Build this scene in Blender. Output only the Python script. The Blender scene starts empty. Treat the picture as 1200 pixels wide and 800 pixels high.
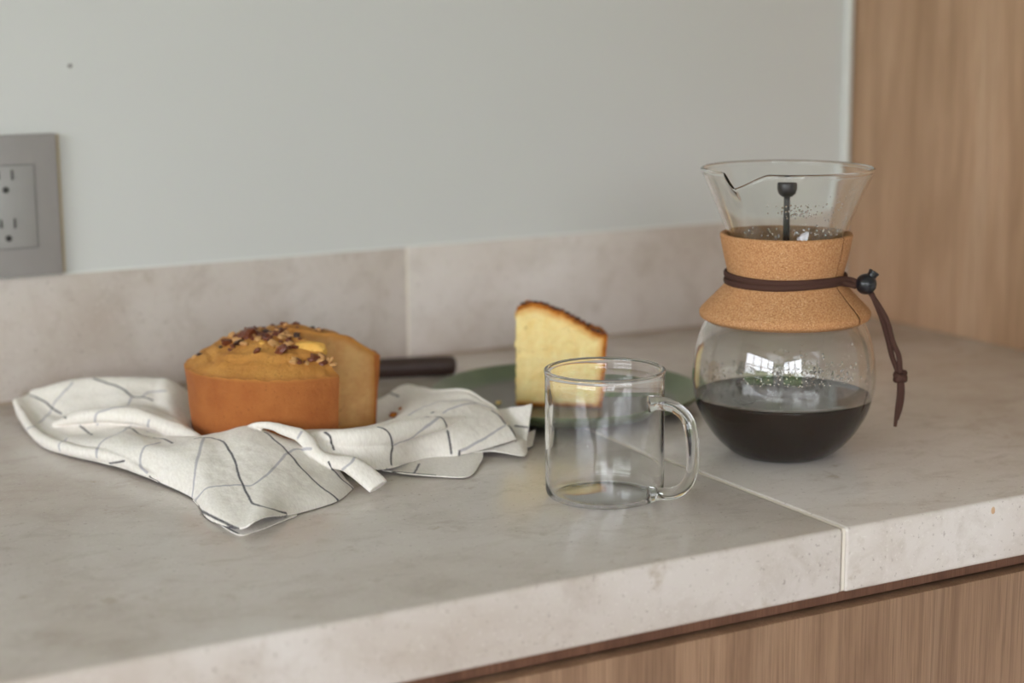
import bpy, bmesh, math, random
import numpy as np
from mathutils import Vector, Matrix, noise, kdtree
PI = math.pi
random.seed(7)
COL = bpy.context.scene.collection
SC = bpy.context.scene
LIFT = 0.9                      # height of the worktop above the floor; geometry below is written with the worktop at z = 0

# ---------------------------------------------------------------- camera, sky, daylight, exposure
cam_data = bpy.data.cameras.new('camera')
cam = bpy.data.objects.new('camera', cam_data); COL.objects.link(cam)
CR = Vector((0.8760, -0.4823, -0.0078)); CU = Vector((0.0959, 0.1584, 0.9827)); CF = Vector((0.4727, 0.8616, -0.1850))
CF.normalize(); CR = (CR - CF*CR.dot(CF)).normalized(); CU = CR.cross(CF)
cam.matrix_world = Matrix(((CR.x, CU.x, -CF.x, 0.0), (CR.y, CU.y, -CF.y, 0.0), (CR.z, CU.z, -CF.z, 0.32), (0, 0, 0, 1)))
cam_data.sensor_width = 36.0; cam_data.lens = 62.8
cam_data.clip_start = 0.02; cam_data.clip_end = 200
cam_data.dof.use_dof = True; cam_data.dof.focus_distance = 1.17; cam_data.dof.aperture_fstop = 4.2
SC.camera = cam

world = bpy.data.worlds.new('sky'); SC.world = world; world.use_nodes = True
wn = world.node_tree; wn.nodes.clear()
wo = wn.nodes.new('ShaderNodeOutputWorld'); wb = wn.nodes.new('ShaderNodeBackground')
wt = wn.nodes.new('ShaderNodeTexCoord'); ws = wn.nodes.new('ShaderNodeSeparateXYZ'); wr = wn.nodes.new('ShaderNodeValToRGB')
wn.links.new(wt.outputs['Generated'], ws.inputs[0]); wn.links.new(ws.outputs['Z'], wr.inputs[0])
wr.color_ramp.elements[0].position = 0.0; wr.color_ramp.elements[0].color = (0.945, 0.955, 1.0, 1)
wr.color_ramp.elements[1].position = 0.7; wr.color_ramp.elements[1].color = (0.74, 0.82, 1.0, 1)
wn.links.new(wr.outputs[0], wb.inputs[0]); wb.inputs[1].default_value = 10.5
wn.links.new(wb.outputs[0], wo.inputs[0])

def portal(loc, rot, sx, sy):
    l = bpy.data.lights.new('window_portal', 'AREA'); l.shape = 'RECTANGLE'; l.size = sx; l.size_y = sy
    l.cycles.is_portal = True
    o = bpy.data.objects.new('window_portal', l); COL.objects.link(o); o.location = loc; o.rotation_euler = rot
portal((-2.38, -0.45, 0.475), (0, -PI/2, 0), 1.45, 2.6)
portal((-1.0, -2.38, 0.475), (PI/2, 0, 0), 1.8, 1.45)

SC.view_settings.view_transform = 'Standard'; SC.view_settings.look = 'None'
SC.view_settings.gamma = 1.0; SC.view_settings.use_curve_mapping = False
SC.view_settings.exposure = 0.64
SC.cycles.max_bounces = 14; SC.cycles.transmission_bounces = 12; SC.cycles.glossy_bounces = 6; SC.cycles.diffuse_bounces = 5
SC.cycles.sample_clamp_indirect = 6.0; SC.cycles.use_denoising = True

# ---------------------------------------------------------------- helpers
def srgb(r, g, b):
    f = lambda c: (c/255/12.92) if c/255 <= 0.04045 else ((c/255+0.055)/1.055)**2.4
    return (f(r), f(g), f(b), 1.0)
def tag(o, label=None, cat=None, group=None, kind=None):
    if label: o['label'] = label
    if cat: o['category'] = cat
    if group: o['group'] = group
    if kind: o['kind'] = kind
    return o
def thing(name, loc, label, cat, group=None, rz=0.0):
    o = bpy.data.objects.new(name, None); COL.objects.link(o)
    o.location = loc; o.rotation_euler = (0, 0, rz); o.empty_display_size = 0.02
    return tag(o, label, cat, group)
def mesh(name, V, Fc, m, parent=None, smooth=True, base=None, local=False, auto=None):
    """one mesh object; V in scene metres, or in the parent's own frame when local"""
    me = bpy.data.meshes.new(name)
    if parent is not None and not local:
        b = parent
        chain = []
        while b is not None: chain.append(b); b = b.parent
        M = Matrix.Identity(4)
        for c in reversed(chain): M = M @ Matrix.LocRotScale(c.location, c.rotation_euler, None)
        Mi = M.inverted(); V = [Mi @ Vector(v) for v in V]
    elif parent is None:
        if base is None: base = (0, 0, 0)
        V = [Vector(v) - Vector(base) for v in V]
    me.from_pydata([tuple(v) for v in V], [], [tuple(f) for f in Fc]); me.update()
    bm = bmesh.new(); bm.from_mesh(me); bmesh.ops.recalc_face_normals(bm, faces=bm.faces); bm.to_mesh(me); bm.free()
    if smooth:
        me.polygons.foreach_set('use_smooth', [True]*len(me.polygons))
    me.materials.append(m)
    o = bpy.data.objects.new(name, me); COL.objects.link(o)
    if parent is not None: o.parent = parent
    else: o.location = base
    if auto:
        try:
            me.set_sharp_from_angle(angle=math.radians(auto))
        except Exception: pass
    return o
def box(x0, x1, y0, y1, z0, z1):
    V = [(x0,y0,z0),(x1,y0,z0),(x1,y1,z0),(x0,y1,z0),(x0,y0,z1),(x1,y0,z1),(x1,y1,z1),(x0,y1,z1)]
    return V, [(0,3,2,1),(4,5,6,7),(0,1,5,4),(1,2,6,5),(2,3,7,6),(3,0,4,7)]
def join(*parts):
    V, Fc = [], []
    for v, f in parts:
        n = len(V); V += list(v); Fc += [tuple(i+n for i in q) for q in f]
    return V, Fc
def boxobj(name, dims, m, parent=None, bevel=0.0, seg=2, base=None, local=False):
    V, Fc = box(*dims)
    if parent is None and base is None: base = ((dims[0]+dims[1])/2, (dims[2]+dims[3])/2, dims[4])
    o = mesh(name, V, Fc, m, parent, smooth=bevel > 0, base=base, local=local)
    if bevel > 0:
        bm = bmesh.new(); bm.from_mesh(o.data)
        bmesh.ops.bevel(bm, geom=list(bm.edges), offset=bevel, segments=seg, profile=0.5, affect='EDGES')
        bm.to_mesh(o.data); bm.free()
        o.data.polygons.foreach_set('use_smooth', [True]*len(o.data.polygons))
        o.data.set_sharp_from_angle(angle=math.radians(35))
    return o
def revolve(prof, n=96, cx=0, cy=0, a0=0.0, a1=2*PI, closed_prof=True, fn=None):
    full = abs(a1-a0-2*PI) < 1e-6
    cols = n if full else n+1
    V = []
    for i in range(cols):
        a = a0 + (a1-a0)*i/n
        for (r, z) in prof:
            if fn: r2, z2 = fn(a, r, z)
            else: r2, z2 = r, z
            V.append((cx+r2*math.cos(a), cy+r2*math.sin(a), z2))
    m = len(prof); Fc = []
    for i in range(n):
        j = (i+1) % cols
        for k in range(m if closed_prof else m-1):
            k2 = (k+1) % m
            Fc.append((i*m+k, j*m+k, j*m+k2, i*m+k2))
    if not full and closed_prof:
        Fc.append(tuple(range(m))); Fc.append(tuple((cols-1)*m+k for k in reversed(range(m))))
    return V, Fc
def catmull(A, n):
    A = np.array(A, float); m = len(A)
    sh = (n,)+(1,)*(A.ndim-1)
    if m == 2:
        t = np.linspace(0, 1, n).reshape(sh); return A[0]*(1-t)+A[1]*t
    t = np.linspace(0, m-1, n); i = np.clip(t.astype(int), 0, m-2); u = (t-i).reshape(sh)
    E = np.concatenate([[2*A[0]-A[1]], A, [2*A[-1]-A[-2]]])
    p0, p1, p2, p3 = E[i], E[i+1], E[i+2], E[i+3]
    return .5*(2*p1+(p2-p0)*u+(2*p0-5*p1+4*p2-p3)*u*u+(3*p1-p0-3*p2+p3)*u**3)
def tube(pts, rw, rh=None, ns=60, nc=14, up=(0, 0, 1), caps=True):
    """swept oval along a smooth path; rw across, rh along 'up'; numbers or lists"""
    m = len(pts)
    rw = rw if isinstance(rw, (list, tuple)) else [rw]*m
    rh = rw if rh is None else (rh if isinstance(rh, (list, tuple)) else [rh]*m)
    A = catmull(np.array([list(p)+[a, b] for p, a, b in zip(pts, rw, rh)]), ns)
    c = A[:, :3]; t = np.gradient(c, axis=0); t /= np.linalg.norm(t, axis=1)[:, None]
    upv = np.array(up, float); side = np.cross(t, upv)
    for i in range(ns):
        if np.linalg.norm(side[i]) < 1e-3: side[i] = np.cross(t[i], (1, 0.2, 0))
    side /= np.linalg.norm(side, axis=1)[:, None]; n2 = np.cross(side, t)
    th = np.linspace(0, 2*PI, nc, endpoint=False)
    P = c[:, None]+A[:, 3, None, None]*side[:, None]*np.cos(th)[None, :, None]+A[:, 4, None, None]*n2[:, None]*np.sin(th)[None, :, None]
    V = [tuple(p) for p in P.reshape(-1, 3)]; Fc = []
    for i in range(ns-1):
        for k in range(nc):
            Fc.append((i*nc+k, i*nc+(k+1) % nc, (i+1)*nc+(k+1) % nc, (i+1)*nc+k))
    if caps:
        Fc.append(tuple(range(nc))[::-1]); Fc.append(tuple((ns-1)*nc+k for k in range(nc)))
    return V, Fc
def ball(c, r, nu=20, nv=12, s=(1, 1, 1)):
    prof = [(r*math.sin(PI*k/nv), -r*math.cos(PI*k/nv)) for k in range(1, nv)]
    V, Fc = revolve(prof, nu, closed_prof=False)
    m = len(prof); a = len(V); V += [(0, 0, -r), (0, 0, r)]
    for i in range(nu):
        j = (i+1) % nu
        Fc.append((i*m, a, j*m)); Fc.append((i*m+m-1, j*m+m-1, a+1))
    return [(c[0]+v[0]*s[0], c[1]+v[1]*s[1], c[2]+v[2]*s[2]) for v in V], Fc

# ---------------------------------------------------------------- materials
def nm(name, rough=0.6, spec=0.5):
    m = bpy.data.materials.new(name); m.use_nodes = True
    b = m.node_tree.nodes['Principled BSDF']
    b.inputs['Roughness'].default_value = rough
    b.inputs['Specular IOR Level'].default_value = spec
    return m, m.node_tree, b
def N_(nt, kind, **kw):
    n = nt.nodes.new(kind)
    for k, v in kw.items():
        if k in n.inputs: n.inputs[k].default_value = v
        else: setattr(n, k, v)
    return n
def coords(nt, scale=(1, 1, 1), rot=(0, 0, 0)):
    tc = nt.nodes.new('ShaderNodeTexCoord'); mp = nt.nodes.new('ShaderNodeMapping')
    mp.inputs['Scale'].default_value = scale; mp.inputs['Rotation'].default_value = rot
    nt.links.new(tc.outputs['Object'], mp.inputs[0]); return mp.outputs[0]
def noise_tex(nt, vec, scale, detail=6, rough=0.55, dist=0.0):
    n = nt.nodes.new('ShaderNodeTexNoise'); n.inputs['Scale'].default_value = scale
    n.inputs['Detail'].default_value = detail; n.inputs['Roughness'].default_value = rough; n.inputs['Distortion'].default_value = dist
    nt.links.new(vec, n.inputs['Vector']); return n.outputs['Fac']
def ramp(nt, fac, stops):
    r = nt.nodes.new('ShaderNodeValToRGB'); e = r.color_ramp.elements
    while len(e) < len(stops): e.new(0.5)
    for el, (p, c) in zip(e, stops): el.position = p; el.color = c
    nt.links.new(fac, r.inputs[0]); return r.outputs[0]
def mix(nt, fac, a, b, mode='MIX'):
    n = nt.nodes.new('ShaderNodeMix'); n.data_type = 'RGBA'; n.blend_type = mode
    for s, v in ((n.inputs[0], fac), (n.inputs[6], a), (n.inputs[7], b)):
        if isinstance(v, (float, int, tuple)): s.default_value = v
        else: nt.links.new(v, s)
    return n.outputs[2]
def bump(nt, b, h, strength=0.3, dist=0.001):
    n = nt.nodes.new('ShaderNodeBump'); n.inputs['Strength'].default_value = strength; n.inputs['Distance'].default_value = dist
    nt.links.new(h, n.inputs['Height']); nt.links.new(n.outputs[0], b.inputs['Normal'])
W0 = (0, 0, 0, 1); W1 = (1, 1, 1, 1)
def flat(name, c, rough=0.5, spec=0.5, metal=0.0):
    m, nt, b = nm(name, rough, spec); b.inputs['Metallic'].default_value = metal
    f = noise_tex(nt, coords(nt), 60, 3)
    nt.links.new(mix(nt, f, tuple(x*0.94 for x in c[:3])+(1,), tuple(min(1, x*1.06) for x in c[:3])+(1,)), b.inputs['Base Color'])
    return m

def stone_mat():
    m, nt, b = nm('limestone', 0.2, 0.5)
    v = coords(nt)
    f1 = noise_tex(nt, v, 5.5, 8, 0.6, 0.4)
    base = ramp(nt, f1, [(0.30, srgb(188, 174, 162)), (0.52, srgb(207, 197, 189)), (0.72, srgb(215, 207, 201))])
    f2 = noise_tex(nt, coords(nt, (30, 45, 30), (0, 0, 0.5)), 1.0, 5, 0.7, 0.5)
    c = mix(nt, ramp(nt, f2, [(0.5, W0), (0.8, (0.42, 0.42, 0.42, 1))]), base, srgb(150, 132, 112))
    f3 = noise_tex(nt, v, 330, 2, 0.5)
    c = mix(nt, ramp(nt, f3, [(0.66, W0), (0.74, (0.45, 0.45, 0.45, 1))]), c, srgb(128, 112, 100))
    f4 = noise_tex(nt, v, 420, 2, 0.5, 0.3)
    c = mix(nt, ramp(nt, f4, [(0.30, (0.35, 0.35, 0.35, 1)), (0.38, W0)]), c, srgb(226, 220, 212))
    f5 = noise_tex(nt, v, 38, 4, 0.7)
    c = mix(nt, ramp(nt, f5, [(0.62, W0), (0.76, (0.5, 0.5, 0.5, 1))]), c, srgb(158, 138, 112))
    nt.links.new(c, b.inputs['Base Color'])
    nt.links.new(ramp(nt, noise_tex(nt, v, 14, 5), [(0.3, (0.15, 0.15, 0.15, 1)), (0.7, (0.24, 0.24, 0.24, 1))]), b.inputs['Roughness'])
    bump(nt, b, noise_tex(nt, v, 160, 4), 0.04, 0.0004)
    return m
def wood_mat(name, c1, c2, c3, rough=0.5):
    m, nt, b = nm(name, rough, 0.35)
    v = coords(nt, (9, 9, 0.9)); v2 = coords(nt, (650, 650, 9)); v3 = coords(nt, (60, 60, 1.6))
    f = noise_tex(nt, v, 1.3, 6, 0.65, 2.0)
    c = ramp(nt, f, [(0.32, c1), (0.52, c2), (0.72, c3)])
    c = mix(nt, ramp(nt, noise_tex(nt, v2, 1.0, 3, 0.6), [(0.46, W0), (0.62, (0.5, 0.5, 0.5, 1))]), c, c1)
    c = mix(nt, ramp(nt, noise_tex(nt, v2, 1.7, 2, 0.6), [(0.52, W0), (0.66, (0.45, 0.45, 0.45, 1))]), c, tuple(x*0.65 for x in c1[:3])+(1,))
    c = mix(nt, ramp(nt, noise_tex(nt, v3, 1.0, 4, 0.6, 0.3), [(0.48, W0), (0.75, (0.55, 0.55, 0.55, 1))]), c, tuple(x*0.75 for x in c1[:3])+(1,))
    nt.links.new(c, b.inputs['Base Color'])
    bump(nt, b, noise_tex(nt, v2, 1.0, 3), 0.18, 0.0005)
    return m
def wall_mat(name, c):
    m, nt, b = nm(name, 0.85, 0.2)
    f = noise_tex(nt, coords(nt), 3, 4)
    nt.links.new(mix(nt, f, tuple(x*0.97 for x in c[:3])+(1,), c), b.inputs['Base Color'])
    bump(nt, b, noise_tex(nt, coords(nt), 260, 3), 0.08, 0.0004); return m
def glass_mat(name='clear_glass', tint=(0.985, 0.995, 0.985, 1), rough=0.0, ior=1.47):
    m, nt, b = nm(name, rough); b.inputs['Transmission Weight'].default_value = 1.0; b.inputs['IOR'].default_value = ior
    b.inputs['Base Color'].default_value = tint; return m
def cork_mat():
    m, nt, b = nm('cork', 0.8, 0.25); v = coords(nt)
    vo = nt.nodes.new('ShaderNodeTexVoronoi'); vo.inputs['Scale'].default_value = 1500; nt.links.new(v, vo.inputs['Vector'])
    s = nt.nodes.new('ShaderNodeSeparateColor'); nt.links.new(vo.outputs['Color'], s.inputs[0])
    c = ramp(nt, s.outputs[0], [(0.0, srgb(154, 106, 68)), (0.35, srgb(180, 130, 88)), (0.8, srgb(190, 142, 98)), (1.0, srgb(206, 164, 124))])
    c = mix(nt, ramp(nt, noise_tex(nt, v, 900, 2), [(0.62, W0), (0.72, (0.6, 0.6, 0.6, 1))]), c, srgb(120, 74, 44))
    c = mix(nt, ramp(nt, noise_tex(nt, v, 40, 3), [(0.35, W0), (0.75, (0.3, 0.3, 0.3, 1))]), c, srgb(190, 130, 80))
    nt.links.new(c, b.inputs['Base Color']); bump(nt, b, noise_tex(nt, v, 1100, 3), 0.25, 0.0004); return m
def crust_mat():
    m, nt, b = nm('cake_crust', 0.62, 0.3); v = coords(nt)
    g = nt.nodes.new('ShaderNodeNewGeometry'); s = nt.nodes.new('ShaderNodeSeparateXYZ')
    tc = nt.nodes.new('ShaderNodeTexCoord'); nt.links.new(tc.outputs['Object'], s.inputs[0])
    f = noise_tex(nt, v, 45, 5, 0.6)
    side = ramp(nt, f, [(0.3, srgb(172, 98, 46)), (0.7, srgb(192, 118, 60))])
    top = ramp(nt, noise_tex(nt, v, 30, 4), [(0.3, srgb(192, 126, 56)), (0.6, srgb(214, 152, 76))])
    mr = nt.nodes.new('ShaderNodeMapRange'); mr.inputs['From Min'].default_value = 0.0555; mr.inputs['From Max'].default_value = 0.0595
    nt.links.new(s.outputs['Z'], mr.inputs['Value'])
    c = mix(nt, mr.outputs[0], side, top)
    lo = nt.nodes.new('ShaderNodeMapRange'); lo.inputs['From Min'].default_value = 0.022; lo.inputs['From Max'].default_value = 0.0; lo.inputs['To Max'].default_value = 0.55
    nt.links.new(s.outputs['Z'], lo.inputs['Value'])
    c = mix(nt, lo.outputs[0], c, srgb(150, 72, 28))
    c = mix(nt, ramp(nt, noise_tex(nt, v, 420, 3), [(0.62, W0), (0.72, (0.55, 0.55, 0.55, 1))]), c, srgb(140, 76, 36))
    nt.links.new(c, b.inputs['Base Color'])
    bump(nt, b, noise_tex(nt, v, 380, 5, 0.75), 1.0, 0.0022); return m
def crumb_mat(name, a, c_, edge=None):
    m, nt, b = nm(name, 0.85, 0.2); v = coords(nt)
    c = ramp(nt, noise_tex(nt, v, 70, 6, 0.65), [(0.3, a), (0.65, c_)])
    c = mix(nt, ramp(nt, noise_tex(nt, v, 200, 3), [(0.64, W0), (0.74, (0.5, 0.5, 0.5, 1))]), c, tuple(x*0.45 for x in a[:3])+(1,))
    if edge:
        at = nt.nodes.new('ShaderNodeAttribute'); at.attribute_name = 'edge'
        c = mix(nt, at.outputs['Fac'], c, edge)
    nt.links.new(c, b.inputs['Base Color'])
    b.inputs['Subsurface Weight'].default_value = 0.15; b.inputs['Subsurface Radius'].default_value = (0.004, 0.002, 0.001); b.inputs['Subsurface Scale'].default_value = 1.0
    bump(nt, b, noise_tex(nt, v, 300, 5, 0.75), 0.8, 0.0014); return m
def towel_mat():
    m, nt, b = nm('linen', 0.9, 0.15)
    at = nt.nodes.new('ShaderNodeAttribute'); at.attribute_name = 'stripe'
    s = nt.nodes.new('ShaderNodeSeparateColor'); nt.links.new(at.outputs['Color'], s.inputs[0])
    f = noise_tex(nt, coords(nt, (900, 250, 250)), 1, 3)
    base = ramp(nt, f, [(0.3, srgb(222, 214, 204)), (0.7, srgb(236, 229, 220))])
    br = noise_tex(nt, coords(nt), 1400, 2)
    dk = nt.nodes.new('ShaderNodeMath'); dk.operation = 'MULTIPLY'; nt.links.new(s.outputs[0], dk.inputs[0])
    nt.links.new(ramp(nt, br, [(0.3, (0.72, 0.72, 0.72, 1)), (0.6, W1)]), dk.inputs[1])
    c = mix(nt, s.outputs[1], base, srgb(160, 156, 164))
    c = mix(nt, dk.outputs[0], c, srgb(44, 40, 50))
    nt.links.new(c, b.inputs['Base Color'])
    b.inputs['Sheen Weight'].default_value = 0.15
    b.inputs['Subsurface Weight'].default_value = 0.12; b.inputs['Subsurface Radius'].default_value = (0.003, 0.0025, 0.002); b.inputs['Subsurface Scale'].default_value = 1.0
    bump(nt, b, noise_tex(nt, coords(nt), 1500, 3), 0.45, 0.0006); return m
M_STONE = stone_mat()
M_OAK = wood_mat('oak_panel', srgb(164, 128, 98), srgb(188, 152, 122), srgb(200, 168, 140))
M_OAK_FRONT = wood_mat('oak_front', srgb(118, 88, 66), srgb(148, 116, 90), srgb(164, 132, 106))
M_OAK_DARK = wood_mat('oak_channel', srgb(92, 60, 44), srgb(116, 80, 60), srgb(132, 94, 72))
M_WALL = wall_mat('painted_wall', srgb(209, 209, 206))
M_ROOM = wall_mat('room_paint', srgb(224, 221, 221))
M_CEIL = wall_mat('ceiling_paint', srgb(225, 224, 220))
M_FLOOR = wood_mat('floor_wood', srgb(178, 164, 150), srgb(196, 184, 172), srgb(208, 198, 188))
M_GROUT = flat('pale_grout', srgb(232, 222, 208), 0.8, 0.2)
M_BEAD = flat('white_sealant', srgb(222, 222, 218), 0.45)
M_GLASS = glass_mat()
M_GLASS_MUG = glass_mat('mug_glass', (0.99, 0.995, 0.99, 1))
M_CORK = cork_mat(); M_CRUST = crust_mat()
M_CRUMB = crumb_mat('cake_crumb', srgb(202, 148, 94), srgb(220, 176, 118), srgb(188, 128, 62))
M_CRUMB_PALE = crumb_mat('slice_crumb', srgb(238, 204, 132), srgb(250, 228, 166), srgb(212, 142, 62))
M_SLICE_CRUST = crumb_mat('slice_crust', srgb(120, 60, 20), srgb(196, 118, 44))
M_TOWEL = towel_mat()
M_PECAN = flat('pecan_skin', srgb(104, 50, 26), 0.4)
M_PECAN_DARK = flat('dark_nut_skin', srgb(62, 34, 22), 0.4)
M_PECAN_PALE = flat('pale_nut_flesh', srgb(190, 142, 88), 0.7)
M_BLACK = flat('black_plastic', srgb(26, 26, 30), 0.32)
M_KNIFE = flat('dark_handle_wood', srgb(56, 38, 32), 0.5)
M_STEEL = flat('brushed_steel', srgb(180, 182, 184), 0.3, 0.5, 1.0)
M_LEATHER = flat('brown_leather', srgb(72, 48, 40), 0.8, 0.2)
M_PLATE_G = flat('grey_plastic', srgb(146, 141, 138), 0.45)
M_PLATE_IN = flat('grey_plastic_insert', srgb(150, 147, 144), 0.42)
M_SLOT = flat('socket_dark', srgb(48, 46, 44), 0.6)
M_BACK_PLATE = flat('beige_plate', srgb(186, 172, 140), 0.7)
M_FRAME = flat('window_frame_paint', srgb(60, 62, 64), 0.5)
def plate_mat():
    m, nt, b = nm('green_glaze', 0.3, 0.5); v = coords(nt)
    tc = nt.nodes.new('ShaderNodeTexCoord'); s = nt.nodes.new('ShaderNodeVectorMath'); s.operation = 'LENGTH'
    mp = nt.nodes.new('ShaderNodeMapping'); mp.inputs['Scale'].default_value = (1, 1, 0); nt.links.new(tc.outputs['Object'], mp.inputs[0]); nt.links.new(mp.outputs[0], s.inputs[0])
    c = ramp(nt, noise_tex(nt, v, 25, 4), [(0.3, srgb(80, 92, 62)), (0.7, srgb(102, 114, 80))])
    inner = ramp(nt, noise_tex(nt, v, 30, 4), [(0.3, srgb(86, 84, 74)), (0.7, srgb(102, 100, 88))])
    mr = nt.nodes.new('ShaderNodeMapRange'); mr.inputs['From Min'].default_value = 0.084; mr.inputs['From Max'].default_value = 0.090
    nt.links.new(s.outputs['Value'], mr.inputs['Value'])
    nt.links.new(mix(nt, mr.outputs[0], inner, c), b.inputs['Base Color']); return m
M_DISH = plate_mat()
def coffee_mat():
    m, nt, b = nm('black_coffee', 0.04, 0.35)
    nt.links.new(mix(nt, noise_tex(nt, coords(nt), 20, 2), srgb(38, 20, 14), srgb(44, 24, 16)), b.inputs['Base Color']); return m
M_COFFEE = coffee_mat()

# ---- measured control points of the towel (metres): columns of points, front to back; woven lines
TW_M=[[[0.3152,1.3783,0.0088],[0.3142,1.3811,0.0152],[0.3142,1.3857,0.0184],[0.317,1.3887,0.0196],[0.3205,1.3925,0.0192],[0.3241,1.3962,0.0187],[0.3277,1.4,0.019],[0.3308,1.404,0.0193],[0.3338,1.408,0.0196],[0.3374,1.4266,0.001]],[[0.3144,1.3422,0.0021],[0.3146,1.3445,0.0056],[0.3187,1.3501,0.0086],[0.3242,1.3563,0.0088],[0.3272,1.3603,0.009],[0.3303,1.3643,0.0105],[0.3353,1.373,0.013],[0.3381,1.3828,0.0176],[0.3441,1.3967,0.0247],[0.3476,1.4153,0.001]],[[0.3135,1.2903,0.0013],[0.315,1.2929,0.0051],[0.3192,1.3043,0.0061],[0.3255,1.3157,0.0075],[0.3305,1.33,0.008],[0.335,1.3367,0.0101],[0.3412,1.3503,0.01],[0.3474,1.3664,0.0197],[0.3567,1.3841,0.0298],[0.3602,1.4027,0.001]],[[0.3249,1.2555,0.001],[0.326,1.2584,0.006],[0.3294,1.2702,0.0094],[0.3385,1.2971,0.0072],[0.343,1.3083,0.0096],[0.346,1.3135,0.0154],[0.3544,1.3397,0.0119],[0.3627,1.358,0.0216],[0.3722,1.3756,0.0317],[0.3758,1.3941,0.001]],[[0.3355,1.2269,0.0016],[0.3359,1.229,0.0086],[0.3395,1.2429,0.0139],[0.3501,1.2759,0.0108],[0.3544,1.2907,0.0118],[0.3581,1.3,0.02],[0.3696,1.3314,0.0158],[0.378,1.3496,0.0235],[0.3876,1.3671,0.0323],[0.3915,1.3855,0.001]],[[0.3446,1.1991,0.0022],[0.3456,1.2008,0.0104],[0.3516,1.2158,0.0169],[0.3648,1.2576,0.016],[0.3689,1.2713,0.0159],[0.3738,1.2857,0.0255],[0.385,1.3149,0.0206],[0.3929,1.3357,0.0258],[0.4024,1.359,0.0321],[0.4065,1.3773,0.001]],[[0.3548,1.1593,0.0014],[0.3561,1.162,0.0115],[0.363,1.1787,0.0191],[0.3789,1.2293,0.0144],[0.3858,1.2506,0.0142],[0.3911,1.2659,0.0241],[0.4035,1.3013,0.0184],[0.4088,1.3213,0.024],[0.4161,1.3515,0.032],[0.4204,1.3697,0.001]],[[0.3635,1.1032,0.0006],[0.3675,1.1101,0.01],[0.3771,1.1368,0.0204],[0.3904,1.1751,0.0244],[0.3994,1.2066,0.012],[0.4009,1.2309,0.019],[0.4061,1.26,0.0203],[0.4167,1.2998,0.0218],[0.4313,1.3431,0.0277],[0.436,1.3611,0.001]],[[0.3562,1.0536,0.0006],[0.3622,1.0617,0.0079],[0.3862,1.1147,0.0182],[0.408,1.1734,0.025],[0.4186,1.203,0.008],[0.4221,1.2284,0.0015],[0.43,1.2583,0.0015],[0.4423,1.2972,0.0015],[0.4603,1.3443,0.0015],[0.4664,1.3615,0.001]],[[0.3624,1.0113,0.0039],[0.3704,1.0264,0.0065],[0.3905,1.0781,0.0143],[0.4224,1.1655,0.0292],[0.4317,1.1912,0.006],[0.4415,1.2178,0.0015],[0.4556,1.2557,0.0015],[0.4732,1.303,0.0015],[0.4891,1.3399,0.0015],[0.4955,1.357,0.001]],[[0.3748,1.008,0.0094],[0.3838,1.027,0.0105],[0.4038,1.0754,0.016],[0.4329,1.1563,0.0286],[0.4445,1.1819,0.005],[0.458,1.2087,0.0015],[0.4726,1.2463,0.0015],[0.4908,1.2934,0.0015],[0.5085,1.3293,0.0015],[0.5151,1.3462,0.001]],[[0.4057,1.0321,0.0016],[0.4117,1.0437,0.0064],[0.426,1.0814,0.0157],[0.4443,1.1387,0.0241],[0.458,1.1699,0.005],[0.4745,1.1996,0.0015],[0.4925,1.2354,0.0015],[0.5114,1.282,0.0015],[0.5296,1.3177,0.0015],[0.5365,1.3345,0.001]],[[0.4427,1.0483,0.0006],[0.4415,1.0535,0.0055],[0.4465,1.0838,0.0112],[0.4567,1.1273,0.0201],[0.4726,1.1574,0.004],[0.4966,1.1875,0.0015],[0.5152,1.223,0.0015],[0.5362,1.2685,0.0015],[0.5538,1.3044,0.0015],[0.561,1.321,0.001]],[[0.4668,1.0738,0.0006],[0.4661,1.0777,0.0022],[0.4652,1.0884,0.0058],[0.4649,1.1137,0.014],[0.4817,1.1478,0.004],[0.5187,1.1754,0.0015],[0.5379,1.2105,0.0015],[0.5585,1.2562,0.0015],[0.575,1.2928,0.0015],[0.5824,1.3093,0.001]]]
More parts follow.
